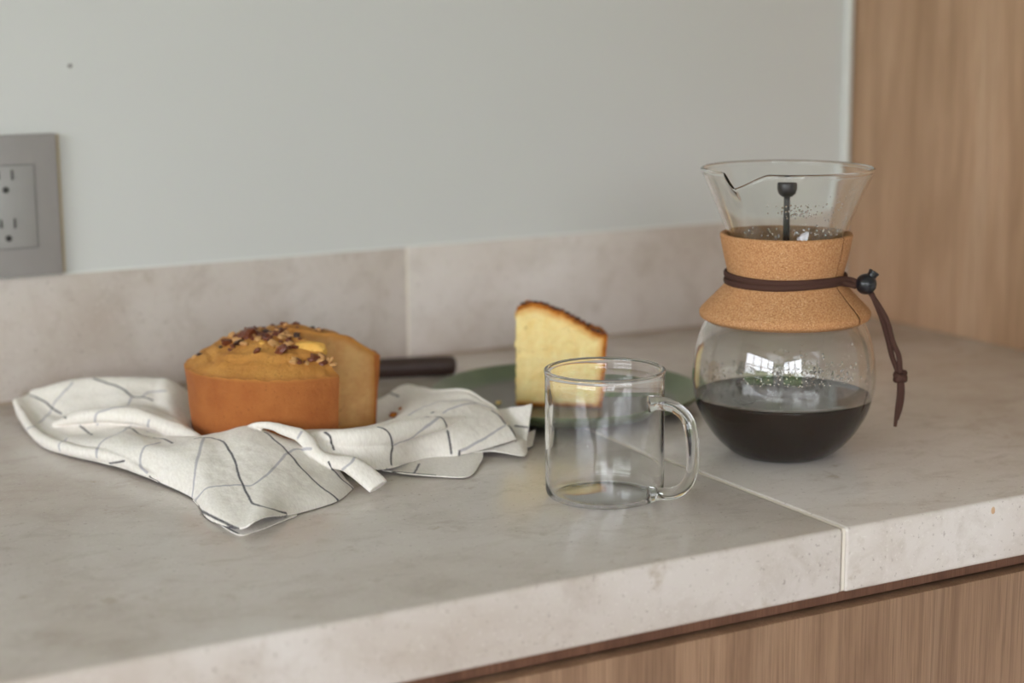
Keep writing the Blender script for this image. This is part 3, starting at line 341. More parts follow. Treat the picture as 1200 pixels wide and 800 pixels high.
STRIPES_LIGHT=[[[0.311,1.3314,0.0078],[0.3115,1.3278,0.0092],[0.3126,1.3254,0.0102],[0.3137,1.3241,0.0107],[0.3154,1.3253,0.0108],[0.317,1.3288,0.0104]],[[0.3232,1.3437,0.0077],[0.3252,1.3465,0.0078],[0.3277,1.3483,0.0077],[0.33,1.3517,0.0086],[0.3313,1.3534,0.0093],[0.3332,1.3551,0.0098],[0.3353,1.3588,0.0103],[0.3377,1.3624,0.0113],[0.3393,1.3637,0.0126],[0.3403,1.3651,0.0139],[0.3417,1.366,0.0156],[0.3427,1.3673,0.0169],[0.3439,1.3687,0.0183],[0.3455,1.3689,0.0194],[0.3467,1.3697,0.0206],[0.3485,1.3702,0.0221],[0.3495,1.3704,0.0229],[0.351,1.3715,0.0245],[0.3526,1.3714,0.0255],[0.3544,1.3714,0.0265],[0.356,1.3726,0.028],[0.3572,1.373,0.0288],[0.3588,1.3743,0.03]],[[0.318,1.2637,0.0045],[0.3178,1.2637,0.0059],[0.3177,1.2648,0.0068],[0.3175,1.267,0.0077],[0.3186,1.2662,0.0089],[0.3199,1.2676,0.01],[0.321,1.269,0.0103],[0.3222,1.2682,0.0103],[0.3264,1.2781,0.0083],[0.3287,1.2792,0.0086]],[[0.3528,1.2913,0.0156],[0.3519,1.2881,0.0169],[0.3513,1.2863,0.0188],[0.351,1.2856,0.021],[0.351,1.2858,0.0222],[0.3515,1.2855,0.0234],[0.3527,1.2847,0.0247],[0.3532,1.2853,0.0256],[0.3546,1.2834,0.0259],[0.3563,1.2819,0.0266],[0.3577,1.281,0.0272],[0.3595,1.2796,0.0277],[0.3609,1.2788,0.0282],[0.3628,1.2785,0.0287],[0.3643,1.2777,0.0289],[0.3657,1.276,0.0291],[0.3672,1.2753,0.0292],[0.3681,1.2742,0.0293],[0.3694,1.2726,0.0294],[0.3708,1.2719,0.0294],[0.3721,1.2703,0.0294]],[[0.3337,1.223,0.007],[0.3338,1.2231,0.0085],[0.3342,1.2233,0.0099],[0.335,1.2245,0.0113],[0.3359,1.2276,0.0122],[0.337,1.2299,0.0119],[0.3391,1.2329,0.0133],[0.3408,1.233,0.0142],[0.3418,1.2337,0.0146],[0.3435,1.2336,0.0151],[0.3449,1.235,0.0153],[0.3469,1.2358,0.0156],[0.3491,1.2371,0.0158],[0.3509,1.2398,0.0159],[0.3527,1.2397,0.0161],[0.3546,1.2428,0.0161],[0.3571,1.2449,0.0162],[0.3596,1.247,0.0163],[0.3627,1.2507,0.0163],[0.3644,1.2532,0.0162],[0.3659,1.2551,0.0161],[0.3685,1.2602,0.0157],[0.3717,1.2648,0.0153]],[[0.3852,1.3153,0.0206],[0.3886,1.3217,0.0215],[0.3907,1.3247,0.0226],[0.3924,1.3267,0.0235]],[[0.3798,1.2493,0.0176],[0.3793,1.2466,0.0203],[0.3793,1.2464,0.022],[0.3799,1.2464,0.0237]],[[0.3509,1.1609,0.0076],[0.3504,1.1632,0.0081],[0.3501,1.1667,0.0089],[0.3499,1.1695,0.0093],[0.35,1.1737,0.0099],[0.3509,1.1759,0.01],[0.3518,1.1786,0.0113],[0.3524,1.1797,0.0124],[0.353,1.1809,0.0136],[0.3537,1.1822,0.0148],[0.3545,1.1839,0.016],[0.3559,1.1843,0.017],[0.3566,1.1861,0.0176],[0.3583,1.1877,0.0183],[0.3597,1.1887,0.0186],[0.3619,1.1885,0.0188],[0.363,1.1888,0.0188],[0.3655,1.1896,0.0187],[0.3681,1.1909,0.0185],[0.3702,1.194,0.0182],[0.3716,1.1946,0.0182]],[[0.4004,1.3243,0.0236],[0.4016,1.3254,0.0242],[0.4039,1.327,0.0249],[0.4052,1.3286,0.0256],[0.4062,1.3292,0.026],[0.4084,1.3286,0.0263],[0.4104,1.3279,0.0266],[0.4114,1.3265,0.0265],[0.4133,1.3249,0.027],[0.4143,1.3223,0.027],[0.4161,1.3208,0.0275],[0.4169,1.3193,0.0273]],[[0.3934,1.1651,0.0255],[0.3914,1.1616,0.0254],[0.3894,1.1559,0.0249],[0.3867,1.1506,0.0241],[0.386,1.1486,0.0238],[0.3833,1.1437,0.0227],[0.3827,1.1419,0.0224],[0.3802,1.1375,0.0213],[0.379,1.1342,0.0206],[0.3774,1.1323,0.0199],[0.3763,1.1293,0.0191],[0.3753,1.1263,0.0182],[0.3742,1.1233,0.0173],[0.3732,1.1205,0.0163],[0.372,1.1195,0.0154],[0.371,1.1169,0.0143],[0.3702,1.1146,0.0133],[0.3694,1.1124,0.0123],[0.3681,1.1116,0.0109],[0.3675,1.11,0.0099],[0.3667,1.1081,0.0086],[0.3662,1.1071,0.0077],[0.3656,1.1061,0.0065],[0.3651,1.1054,0.0052],[0.3646,1.1047,0.0035],[0.3641,1.1042,0.0023],[0.3636,1.1035,0.001]],[[0.3636,1.0969,0.0014],[0.3639,1.0933,0.0033],[0.364,1.0914,0.0044],[0.3644,1.0884,0.0067],[0.3648,1.0862,0.0082],[0.3652,1.0858,0.0089],[0.3662,1.0854,0.0101],[0.3672,1.0848,0.0109],[0.3685,1.0833,0.0116],[0.3694,1.0821,0.0118],[0.3705,1.0811,0.0121],[0.372,1.0803,0.0124],[0.3735,1.0795,0.0126],[0.3736,1.0777,0.0124],[0.3764,1.0794,0.013],[0.3766,1.0775,0.0128],[0.3781,1.0764,0.0128],[0.3796,1.0754,0.0128],[0.3809,1.0763,0.013],[0.3824,1.0754,0.0131],[0.3838,1.0747,0.0131],[0.3856,1.0729,0.0131],[0.3873,1.0733,0.0133],[0.3879,1.0713,0.0132],[0.3887,1.0698,0.0132],[0.3901,1.0682,0.0133],[0.3915,1.0675,0.0135],[0.3926,1.0673,0.0138],[0.3944,1.0674,0.0141],[0.3967,1.0706,0.0148],[0.398,1.0709,0.0151],[0.4001,1.0714,0.0153],[0.402,1.0745,0.0158],[0.4043,1.0748,0.0159],[0.4062,1.0779,0.0164],[0.408,1.0782,0.0165],[0.41,1.0815,0.017],[0.413,1.085,0.0176],[0.4139,1.0852,0.0176],[0.416,1.0886,0.0182],[0.419,1.0921,0.0189],[0.421,1.0954,0.0195],[0.4228,1.0955,0.0194],[0.4247,1.0987,0.02],[0.4275,1.1017,0.0205],[0.4293,1.1047,0.021],[0.4318,1.1074,0.0214],[0.4333,1.107,0.0211],[0.4356,1.1094,0.0214],[0.4379,1.1117,0.0215],[0.4407,1.1136,0.0215],[0.442,1.1131,0.0211],[0.4448,1.1148,0.021],[0.4461,1.1142,0.0206],[0.4474,1.1123,0.0217],[0.4475,1.1082,0.0226],[0.4484,1.1067,0.0229],[0.4497,1.1053,0.0231]],[[0.4451,1.1172,0.0292],[0.4459,1.1169,0.0304],[0.4469,1.1176,0.0317],[0.4481,1.1186,0.0328]],[[0.4601,1.0788,0.0135],[0.4604,1.0768,0.0147],[0.4613,1.0754,0.0159],[0.4621,1.0749,0.0168],[0.4633,1.0746,0.0176],[0.4646,1.0743,0.0183],[0.4659,1.0746,0.019],[0.467,1.0758,0.0199],[0.4687,1.0775,0.0206],[0.4704,1.08,0.0209],[0.4712,1.081,0.0206]],[[0.5107,1.1065,0.0185],[0.5127,1.107,0.0186],[0.5146,1.1074,0.0187],[0.516,1.1071,0.0192],[0.5185,1.1077,0.0194],[0.5203,1.1082,0.0195],[0.5216,1.1079,0.0201],[0.5234,1.1084,0.0202],[0.5253,1.1088,0.0203],[0.5266,1.1087,0.021],[0.5286,1.1087,0.0218],[0.5298,1.1087,0.0225],[0.5311,1.1087,0.0233],[0.5328,1.109,0.0241],[0.5345,1.1094,0.0249],[0.5361,1.1098,0.0257],[0.5377,1.1102,0.0264],[0.5396,1.1108,0.0271],[0.5413,1.1115,0.0283],[0.5431,1.1121,0.0289],[0.545,1.1128,0.0294],[0.547,1.1139,0.0303],[0.549,1.1153,0.031],[0.5515,1.1171,0.0313],[0.5534,1.1189,0.0313],[0.5558,1.1209,0.0308]],[[0.5669,1.1395,0.0274],[0.5693,1.1414,0.0279],[0.5711,1.1423,0.0282],[0.5735,1.1441,0.0286],[0.5756,1.144,0.0287],[0.5781,1.1447,0.0288],[0.5804,1.1462,0.0292],[0.5829,1.1467,0.0293],[0.5853,1.1472,0.0293],[0.5876,1.1476,0.0292],[0.5903,1.1485,0.0292],[0.5923,1.1495,0.0291],[0.5948,1.1501,0.0289],[0.5966,1.1508,0.0287],[0.5991,1.1515,0.0284],[0.6014,1.1531,0.0282]],[[0.543,1.1473,0.0266],[0.5457,1.1495,0.0269],[0.5479,1.1514,0.0272],[0.5506,1.1524,0.0275],[0.5527,1.1542,0.0276],[0.5555,1.157,0.0277],[0.5587,1.1586,0.0278],[0.562,1.1622,0.0277],[0.5646,1.1637,0.0276],[0.5667,1.1643,0.0277],[0.5693,1.1657,0.0277],[0.5725,1.1669,0.0279],[0.5751,1.1681,0.028],[0.5773,1.1685,0.0283],[0.5796,1.1688,0.0285],[0.5804,1.1676,0.0287],[0.5819,1.1663,0.029],[0.5832,1.1659,0.0292],[0.5847,1.1647,0.0295],[0.5866,1.1641,0.0297],[0.5881,1.1629,0.0299],[0.5894,1.1624,0.03],[0.5912,1.1618,0.0301],[0.5933,1.1616,0.0301],[0.595,1.1621,0.0302],[0.5973,1.1624,0.0304],[0.5979,1.16,0.03],[0.5986,1.1588,0.0297],[0.5994,1.1568,0.0292],[0.6005,1.1551,0.0288],[0.6021,1.1543,0.0284],[0.6027,1.153,0.028],[0.6042,1.1521,0.0275],[0.6055,1.151,0.027],[0.6066,1.1495,0.0264],[0.6076,1.1481,0.0258],[0.609,1.1466,0.025],[0.61,1.1454,0.0245],[0.6112,1.1441,0.0239]],[[0.5637,1.1047,0.0077],[0.5657,1.1047,0.008],[0.5672,1.105,0.0085],[0.5696,1.1055,0.0091],[0.5711,1.1059,0.0094],[0.573,1.1066,0.01],[0.5754,1.1071,0.0104],[0.5771,1.1077,0.0107],[0.5796,1.1083,0.011],[0.5813,1.1089,0.0114],[0.5837,1.1096,0.0117],[0.5855,1.1102,0.0121],[0.5878,1.1109,0.0124],[0.5904,1.1121,0.013],[0.5923,1.1132,0.0136],[0.5943,1.1137,0.0139],[0.5966,1.1148,0.0144],[0.5988,1.1157,0.0148],[0.6015,1.1168,0.0154],[0.6035,1.1178,0.0158],[0.6058,1.1187,0.0161],[0.6082,1.1199,0.0165]]]
NUTS = [(-0.0387, -0.0181, 0.0736, 0.0028), (-0.0334, -0.0285, 0.073, 0.0021), (-0.0304, -0.0233, 0.0752, 0.0028), (-0.0284, -0.015, 0.0768, 0.0028), (-0.0251, -0.0113, 0.078, 0.0032), (-0.0324, -0.0181, 0.0755, 0.0021), (-0.0347, -0.0324, 0.0713, 0.0014), (-0.0219, -0.0073, 0.0791, 0.0028), (-0.0188, -0.0018, 0.0794, 0.0021), (-0.0119, -0.0015, 0.0796, 0.0028), (-0.008, -0.0072, 0.0797, 0.0025), (-0.0039, -0.0197, 0.0794, 0.0018), (-0.0021, -0.0138, 0.0795, 0.0021), (-0.01, -0.0256, 0.078, 0.0018), (-0.0073, -0.0319, 0.0766, 0.0018), (-0.0032, -0.0352, 0.0759, 0.0021), (-0.0065, -0.0234, 0.0788, 0.0014), (0.0023, -0.024, 0.0789, 0.0028), (0.0033, -0.017, 0.0795, 0.0021), (0.0069, -0.0265, 0.078, 0.0021), (0.0071, -0.0336, 0.0762, 0.0021), (0.0083, -0.0219, 0.079, 0.0018), (0.0085, -0.0078, 0.0796, 0.0021), (0.0117, -0.0137, 0.0794, 0.0018), (0.0152, -0.0166, 0.0793, 0.0018), (0.0181, -0.0204, 0.0781, 0.0021), (0.0197, -0.0123, 0.0791, 0.0021), (0.023, -0.0197, 0.0773, 0.0018), (0.0245, -0.0109, 0.0782, 0.0021), (0.0275, -0.0151, 0.077, 0.0021), (0.0294, -0.0091, 0.0771, 0.0018), (0.0317, -0.0141, 0.0761, 0.0018), (0.0086, -0.0306, 0.0769, 0.0018), (0.0079, -0.003, 0.0797, 0.0018), (0.0119, -0.0042, 0.0796, 0.0018), (-0.0009, -0.0035, 0.0799, 0.0018), (0.0036, -0.0463, 0.0718, 0.0035), (-0.0127, -0.0486, 0.0699, 0.0021), (0.0152, -0.0521, 0.0678, 0.0025), (0.0137, -0.0558, 0.0655, 0.0018), (0.0173, -0.0551, 0.0653, 0.0018), (0.0221, -0.0544, 0.0645, 0.0014), (0.0261, -0.0516, 0.0651, 0.0021), (0.0293, -0.0473, 0.0667, 0.0028), (0.0328, -0.0448, 0.0669, 0.0028), (0.032, -0.0499, 0.0641, 0.0025), (0.0351, -0.0507, 0.0624, 0.0021), (0.0384, -0.0473, 0.0629, 0.0028), (0.041, -0.0488, 0.0613, 0.0021), (-0.0611, -0.0109, 0.0622, 0.0018), (-0.0656, -0.0073, 0.0602, 0.0014), (-0.0442, -0.0196, 0.0708, 0.0014), (-0.0153, -0.0092, 0.0794, 0.0018), (-0.0143, -0.0027, 0.0795, 0.0014), (0.0153, -0.0071, 0.0795, 0.0014), (0.022, -0.0047, 0.0793, 0.0014), (0.0234, -0.0555, 0.0635, 0.0014)]
# ================================================================ the room
WY = 1.4666; XL = -2.4; YF = -2.4; XR = 1.85; ZF = -0.9; ZC = 1.7
def wall_with_hole(name, axis, pos, th, u0, u1, h, m, label=None):
    """wall plane normal to axis ('x' or 'y') at pos, thickness th outwards; h = (u0,u1,z0,z1) hole or None"""
    parts = []
    segs = [(u0, u1, ZF, ZC)] if h is None else [(u0, h[0], ZF, ZC), (h[1], u1, ZF, ZC), (h[0], h[1], ZF, h[2]), (h[0], h[1], h[3], ZC)]
    for (a, b, c, d) in segs:
        parts.append(box(min(pos, pos+th), max(pos, pos+th), a, b, c, d) if axis == 'x' else box(a, b, min(pos, pos+th), max(pos, pos+th), c, d))
    V, Fc = join(*parts)
    return tag(mesh(name, V, Fc, m, smooth=False), kind='structure')
wall_with_hole('wall_back', 'y', WY, 0.12, XL-0.12, XR+0.12, None, M_WALL)
WL = (-1.75, 0.85, -0.25, 1.20); WF = (-1.9, -0.1, -0.25, 1.20)
wall_with_hole('wall_left', 'x', XL, -0.12, YF, WY, WL, M_ROOM)
wall_with_hole('wall_front', 'y', YF, -0.12, XL-0.12, XR+0.12, WF, M_ROOM)
wall_with_hole('wall_right', 'x', XR, 0.12, YF, WY, None, M_ROOM)
tag(boxobj('floor', (XL-0.12, XR+0.12, YF-0.12, WY+0.12, ZF-0.05, ZF), M_FLOOR), kind='structure')
tag(boxobj('ceiling', (XL-0.12, XR+0.12, YF-0.12, WY+0.12, ZC, ZC+0.05), M_CEIL), kind='structure')
def window(name, axis, pos, h, nv):
    u0, u1, z0, z1 = h; parts = []; t = 0.05
    def bar(a, b, c, d): parts.append(box(pos-0.09, pos-0.04, a, b, c, d) if axis == 'x' else box(a, b, pos-0.09, pos-0.04, c, d))
    bar(u0, u1, z0, z0+t); bar(u0, u1, z1-t, z1); bar(u0, u0+t, z0, z1); bar(u1-t, u1, z0, z1)
    for k in range(1, nv): u = u0+(u1-u0)*k/nv; bar(u-0.022, u+0.022, z0+t, z1-t)
    bar(u0+t, u1-t, 0.60, 0.635)
    V, Fc = join(*parts)
    w = tag(mesh(name, V, Fc, M_FRAME, smooth=False), kind='structure'); return w
window('window_1', 'x', XL, WL, 4); window('window_2', 'y', YF, WF, 3)
gm, gnt, gb = nm('garden_green', 0.9, 0.1)
gnt.links.new(ramp(gnt, noise_tex(gnt, coords(gnt), 2.2, 8, 0.7), [(0.3, srgb(42, 62, 28)), (0.7, srgb(112, 138, 72))]), gb.inputs['Base Color'])
tag(boxobj('ground', (-40, 40, -40, 40, ZF-0.4, ZF-0.3), gm), kind='structure')

for q in ((-9.0, -8.2, -10, 10), (-10, 6, -9.6, -8.8)):
    tag(boxobj('garden_hedge', (q[0], q[1], q[2], q[3], ZF-0.3, 1.0), gm), kind='structure')      # unseen garden hedge beyond the windows, darkening the low part of their reflections

# white sealant bead in the corner and along the backsplash
tag(boxobj('trim_1', (1.1965, 1.2047, 1.4606, WY, 0.104, ZC), M_BEAD, bevel=0.002), kind='structure')
tag(boxobj('trim_2', (-0.9, 1.1965, 1.4648, WY, 0.1033, 0.1048), M_BEAD), kind='structure')
# small scuff on the paint
V, Fc = ball((0.3950, WY-0.0002, 0.2741), 0.0022, 10, 6, (1, 0.15, 0.8))
tag(mesh('wall_scuff', V, Fc, M_PLATE_G, base=(0.3950, WY, 0.2741)), kind='structure')

# ================================================================ worktop, backsplash, cabinets
YE = 0.8358; XJ = 0.6929; G = 0.0011
counter = thing('worktop', (0.3, 1.15, -0.0422), 'pale beige limestone worktop in two slabs with a cream joint, under cake, mug and carafe', 'worktop')
for (a, b) in ((-0.9, XJ-G), (XJ+G, 1.2069)):
    boxobj('stone_slab', (a, b, YE, 1.4636, -0.0422, 0.0), M_STONE, counter, bevel=0.0028, seg=4)
o = boxobj('grout_joint', (XJ-G*1.15, XJ+G*1.15, YE+0.0009, 1.4636, -0.0418, -0.0004), M_GROUT, counter, bevel=0.0025, seg=3)
# a rusty stain on the slab's front edge
ms, nts, bs = nm('rust_stain', 0.6, 0.2); nts.links.new(mix(nts, noise_tex(nts, coords(nts), 300, 3), srgb(206, 160, 112), srgb(196, 176, 156)), bs.inputs['Base Color'])
V, Fc = ball((0.8158, YE+0.0003, -0.0065), 0.0028, 14, 8, (0.9, 0.16, 1.25))
tag(mesh('rust_stain', V, Fc, ms, counter), label='small orange rust stain')

splash = thing('backsplash', (0.3, 1.4651, 0.0), 'low strip of pale pinkish limestone along the foot of the wall, two pieces', 'backsplash')
for (a, b) in ((-0.9, 0.6945-G), (0.6945+G, 1.2047)):
    boxobj('stone_panel', (a, b, 1.4636, WY, 0.0, 0.1033), M_STONE, splash, bevel=0.0008)
boxobj('grout_joint', (0.6945-G*1.1, 0.6945+G*1.1, 1.4640, WY, 0.0, 0.1031), M_GROUT, splash)
boxobj('grout_joint', (-0.9, 1.2047, 1.4610, 1.4640, -0.0001, 0.0016), flat('dusky_grout', srgb(166, 148, 130), 0.8), splash)

base = thing('base_cabinet', (0.3, 1.15, ZF), 'oak base cabinet below the worktop with a dark finger channel above its door', 'cabinet')
boxobj('carcass', (-0.9, 1.2069, YE+0.030, 1.4636, ZF+0.1, -0.0430), M_OAK_DARK, base)
boxobj('plinth', (-0.9, 1.2069, YE+0.07, YE+0.09, ZF, ZF+0.1), M_OAK_DARK, base)
boxobj('channel_strip', (-0.9, 1.2069, YE+0.012, YE+0.030, -0.052, -0.0424), M_OAK_DARK, base)
for (a, b) in ((-0.9, -0.2815), (-0.2785, 0.3385), (0.3415, 1.2050)):
    boxobj('door', (a, b, YE+0.004, YE+0.023, ZF+0.11, -0.0543), M_OAK_FRONT, base, bevel=0.0007)

tall = thing('tall_cabinet', (1.5, 1.15, ZF), 'tall light oak cabinet side standing at the right end of the worktop', 'cabinet')
boxobj('side_panel', (1.2070, 1.2260, 0.80, 1.4660, ZF, ZC-0.02), M_OAK, tall, bevel=0.0006)
boxobj('carcass', (1.2262, 1.82, 0.83, 1.4660, ZF+0.1, ZC-0.02), M_OAK, tall)
boxobj('door', (1.2262, 1.82, 0.81, 0.829, ZF+0.1, ZC-0.03), M_OAK, tall, bevel=0.0006)

# ================================================================ wall outlet
out = thing('wall_outlet', (0.343, 1.466, 0.105), 'grey double socket on the painted wall above the backsplash', 'outlet')
boxobj('back_plate', (0.308, 0.3815, 1.4630, WY, 0.1052, 0.2195), M_BACK_PLATE, out, bevel=0.0006)  # beige plate behind the cover, a little wider on the right
boxobj('cover_plate', (0.3065, 0.3785, 1.4585, 1.4632, 0.1049, 0.2205), M_PLATE_G, out, bevel=0.0012, seg=3)
ins = boxobj('receptacle', (0.3263, 0.3585, 1.4578, 1.4600, 0.1290, 0.1956), M_PLATE_IN, out, bevel=0.0006)
fr = join(box(0.3255, 0.3593, 1.4581, 1.4586, 0.1280, 0.1288), box(0.3255, 0.3593, 1.4581, 1.4586, 0.1958, 0.1966),
          box(0.3255, 0.3263, 1.4581, 1.4586, 0.1280, 0.1966), box(0.3586, 0.3594, 1.4581, 1.4586, 0.1280, 0.1966))
mesh('seam', fr[0], fr[1], flat('seam_grey', srgb(118, 116, 114), 0.6), out, smooth=False)
for z in (0.1886, 0.1493):
    boxobj('slot', (0.3400, 0.3415, 1.4571, 1.4585, z-0.0040, z+0.0040), M_SLOT, ins)
    boxobj('slot', (0.3292, 0.3307, 1.4571, 1.4585, z-0.0034, z+0.0034), M_SLOT, ins)
    V, Fc = ball((0.3350, 1.4574, z-0.0120), 0.0026, 16, 8, (1, 0.25, 1)); mesh('ground_hole', V, Fc, M_SLOT, ins)

# ================================================================ checked towel
def sheet(g, na, nb, zmin):
    A = catmull(np.swapaxes(catmull(np.array(g), na), 0, 1), nb).reshape(-1, 3)
    A[:, 2] = np.maximum(A[:, 2], zmin)
    return [tuple(p) for p in A], [(j*na+i, j*na+i+1, (j+1)*na+i+1, (j+1)*na+i) for j in range(nb-1) for i in range(na-1)]
def evaluated(V, Fc, mods):
    """run the sheet through modifiers and hand back plain geometry"""
    me = bpy.data.meshes.new('work'); me.from_pydata(V, [], Fc); me.update()
    o = bpy.data.objects.new('work', me); COL.objects.link(o); mods(o)
    dg = bpy.context.evaluated_depsgraph_get(); dg.update(); r = o.evaluated_get(dg).to_mesh()
    n = len(r.vertices); co = np.empty(n*3); r.vertices.foreach_get('co', co)
    P = [tuple(q.vertices) for q in r.polygons]
    o.evaluated_get(dg).to_mesh_clear(); bpy.data.objects.remove(o); bpy.data.meshes.remove(me)
    return co.reshape(-1, 3), P
def solid_only(o):
    s = o.modifiers.new('s', 'SOLIDIFY'); s.thickness = 0.0007; s.offset = 0.0
def melt(o):
    r = o.modifiers.new('r', 'REMESH'); r.mode = 'VOXEL'; r.voxel_size = 0.00068; r.use_smooth_shade = True
    s = o.modifiers.new('m', 'SMOOTH'); s.factor = 0.5; s.iterations = 9
def solid14(o):
    s = o.modifiers.new('s', 'SOLIDIFY'); s.thickness = 0.0015; s.offset = 0.0
pM = evaluated(*sheet(TW_M, 200, 170, .0009), solid14); pN = evaluated(*sheet(TW_N, 150, 110, .0013), solid14)
parts = [(pM[0].tolist(), pM[1]), (pN[0].tolist(), pN[1])]
for tw in TW_TUBES:                                  # rolled folds, melted into the sheet
    parts.append(tube([p[:3] for p in tw], [p[3] for p in tw], [p[4] for p in tw], 120, 32, up=(-0.236, -0.431, 0.85)))
body_v, body_f = evaluated(*join(*parts), melt)
tv = body_v.tolist(); tf = list(body_f)
for g, na, nb, zm in ((TW_P2, 130, 50, .0006), (TW_L2, 160, 60, .0006), (TW_R1, 110, 70, .0008), (TW_R2, 100, 80, .0008), (TW_R3, 60, 50, .0008)):
    a, f = evaluated(*sheet(g, na, nb, zm), solid_only)
    off = len(tv); tv += a.tolist(); tf += [tuple(i+off for i in q) for q in f]
t0_ = [Vector(p) for p in tv]; tv = []
for p in t0_:
    v = p.copy(); w = max(0.0, min(1.0, (p.z-0.002)/0.008))
    d = noise.noise(v*40.0)*0.0012 + noise.noise(Vector((v.x*150, v.y*80, v.z*110)))*0.0004 + noise.noise(v*330.0)*0.00012
    v.z += d*w; v.x += noise.noise(v*60.0+Vector((9, 3, 1)))*0.0010*w
    v.z = max(v.z, 0.0002); tv.append(v)
towel = mesh('checked_towel', tv, tf, M_TOWEL, base=(0.45, 1.2, 0.0))
tag(towel, 'rumpled white linen towel with thin dark check lines, bunched under the whole cake', 'towel')
def stripe_tree(lines):
    pts = []
    for L in lines:
        if len(L) < 2: continue
        n = max(2, int(sum((Vector(a)-Vector(b)).length for a, b in zip(L[:-1], L[1:]))/0.0004))
        A = np.array(L)
        for _ in range(2):
            if len(A) > 3: A[1:-1] = (A[:-2]+2*A[1:-1]+A[2:])/4
        t = np.linspace(0, len(A)-1, n)
        pts += [tuple(np.interp(t0, range(len(A)), A[:, c]) for c in range(3)) for t0 in t]
    kd = kdtree.KDTree(len(pts))
    for i, p in enumerate(pts): kd.insert(p, i)
    kd.balance(); return kd
kd_d, kd_l = stripe_tree(STRIPES_DARK), stripe_tree(STRIPES_LIGHT)
at = towel.data.color_attributes.new('stripe', 'FLOAT_COLOR', 'POINT')
colr = np.zeros((len(tv), 4), dtype=np.float32); colr[:, 3] = 1
for i, p in enumerate(t0_):
    jit = noise.noise(Vector(p)*700.0)*0.00012
    nr_ = towel.data.vertices[i].normal; dl = []
    for kd in (kd_d, kd_l):
        q, _, dist = kd.find(p); df = p-q; h_ = df.dot(nr_)
        dl.append((df-nr_*h_).length if abs(h_) < 0.004 else dist)
    d, e = dl[0]+jit, dl[1]+jit
    colr[i, 0] = max(0.0, min(1.0, (0.00100-d)/0.0004)); colr[i, 1] = max(0.0, min(1.0, (0.0013-e)/0.0006))*0.75
at.data.foreach_set('color', colr.ravel())

# ================================================================ cake
CAKE_ROT = math.atan2(-0.4810, 0.8767)
cake = thing('nut_cake', (0.4798, 1.2277, 0.0035), 'round golden cake missing a wedge, chopped nuts on its domed top, on the towel', 'cake', rz=CAKE_ROT)
HR = [0, .0225, .041, .054, .062, .067, .071, .0735]; HZ = [.080, .0793, .0748, .0690, .0642, .0608, .0582, .0575]
def H(r, a):
    z = float(np.interp(r, HR, HZ))
    w = min(1.0, max(0.0, (0.0725-r)/0.01))
    p = Vector((r*math.cos(a), r*math.sin(a), 0))
    z += w*(noise.noise(p*55.0)*0.0028 + noise.noise(p*140.0)*0.0010)
    rr = 0.052 + 0.006*noise.noise(Vector((math.cos(a)*2, math.sin(a)*2, 5)))      # a raised tongue of batter
    cw = min(1.0, abs(((a-math.radians(18)+PI) % (2*PI))-PI)/0.5)
    z += cw*(0.0016*math.exp(-((r-rr)/0.0025)**2) - 0.0018*math.exp(-((r-rr-0.0045)/0.0016)**2))
    z += 0.0016*noise.noise(Vector((math.cos(a)*9, math.sin(a)*9, 2)))*max(0, min(1, (r-0.064)/0.007)) + .0005*noise.noise(Vector((math.cos(a)*40, math.sin(a)*40, r*300)))
    return z
A_OUT0, A_OUT1 = math.radians(18), math.radians(309)
na = 260
ro = [0.002, .0675, .0690, .0700, .0711, .0722, .0732, .0735]
zo = [0.0, 0.0, 0.0015, .014, .028, .042, .054, .0575]
def crust_section(a):
    sec = []
    sec.append((0.0, 0.0)); sec.append((0.03, 0.0)); 
    for k in range(1, 8):
        r = ro[k]
        if k > 2: r += 0.0006*noise.noise(Vector((math.cos(a)*6, math.sin(a)*6, zo[k]*60)))
        sec.append((r, zo[k] if k < 7 else H(.0735, a)))
    rr = [.0728, .0715, .070, .068, .066, .064, .062, .060, .058, .056, .054, .052, .050, .048, .046, .043, .040, .037, .034, .031, .028, .025, .022, .019, .016, .013, .010, .007, .004, 0.0]
    sec += [(r, H(r, a)) for r in rr]
    inn = [(0.0, H(0, a)-.0022)]
    inn += [(r, H(r, a)-.0022) for r in reversed(rr[3:-1])]
    inn += [(.0690, .040), (.0680, .020), (.0670, .0022), (.03, .0018), (0.0, .0018)]
    return sec, inn
def ring_solid(fn, a0, a1, n):
    V, Fc = [], []; m = None
    for i in range(n+1):
        a = a0+(a1-a0)*i/n; s = fn(a); m = len(s)
        V += [(r*math.cos(a), r*math.sin(a), z) for r, z in s]
    for i in range(n):
        for k in range(m):
            k2 = (k+1) % m; Fc.append((i*m+k, i*m+k2, (i+1)*m+k2, (i+1)*m+k))
    return V, Fc, m
def crust_ring(a):
    s, i = crust_section(a); return s+i
V, Fc, mm = ring_solid(crust_ring, A_OUT0, A_OUT1, na)
ns = len(crust_section(0)[0]); ni = mm-ns
# end caps: strip between the outer and inner outline
def strip_cap(off, flip):
    o = list(range(ns)); q = [ns+k for k in range(ni)][::-1]; fs = []
    i = j = 0
    while i < len(o)-1 or j < len(q)-1:
        if j >= len(q)-1 or (i < len(o)-1 and (i+1)/(len(o)-1) <= (j+1)/(len(q)-1)):
            fs.append((off+o[i], off+o[i+1], off+q[j])); i += 1
        else:
            fs.append((off+o[i], off+q[j+1], off+q[j])); j += 1
    return fs
Fc += strip_cap(0, False) + strip_cap(na*mm, True)
crust = mesh('crust', V, Fc, M_CRUST, cake, local=True, auto=50)
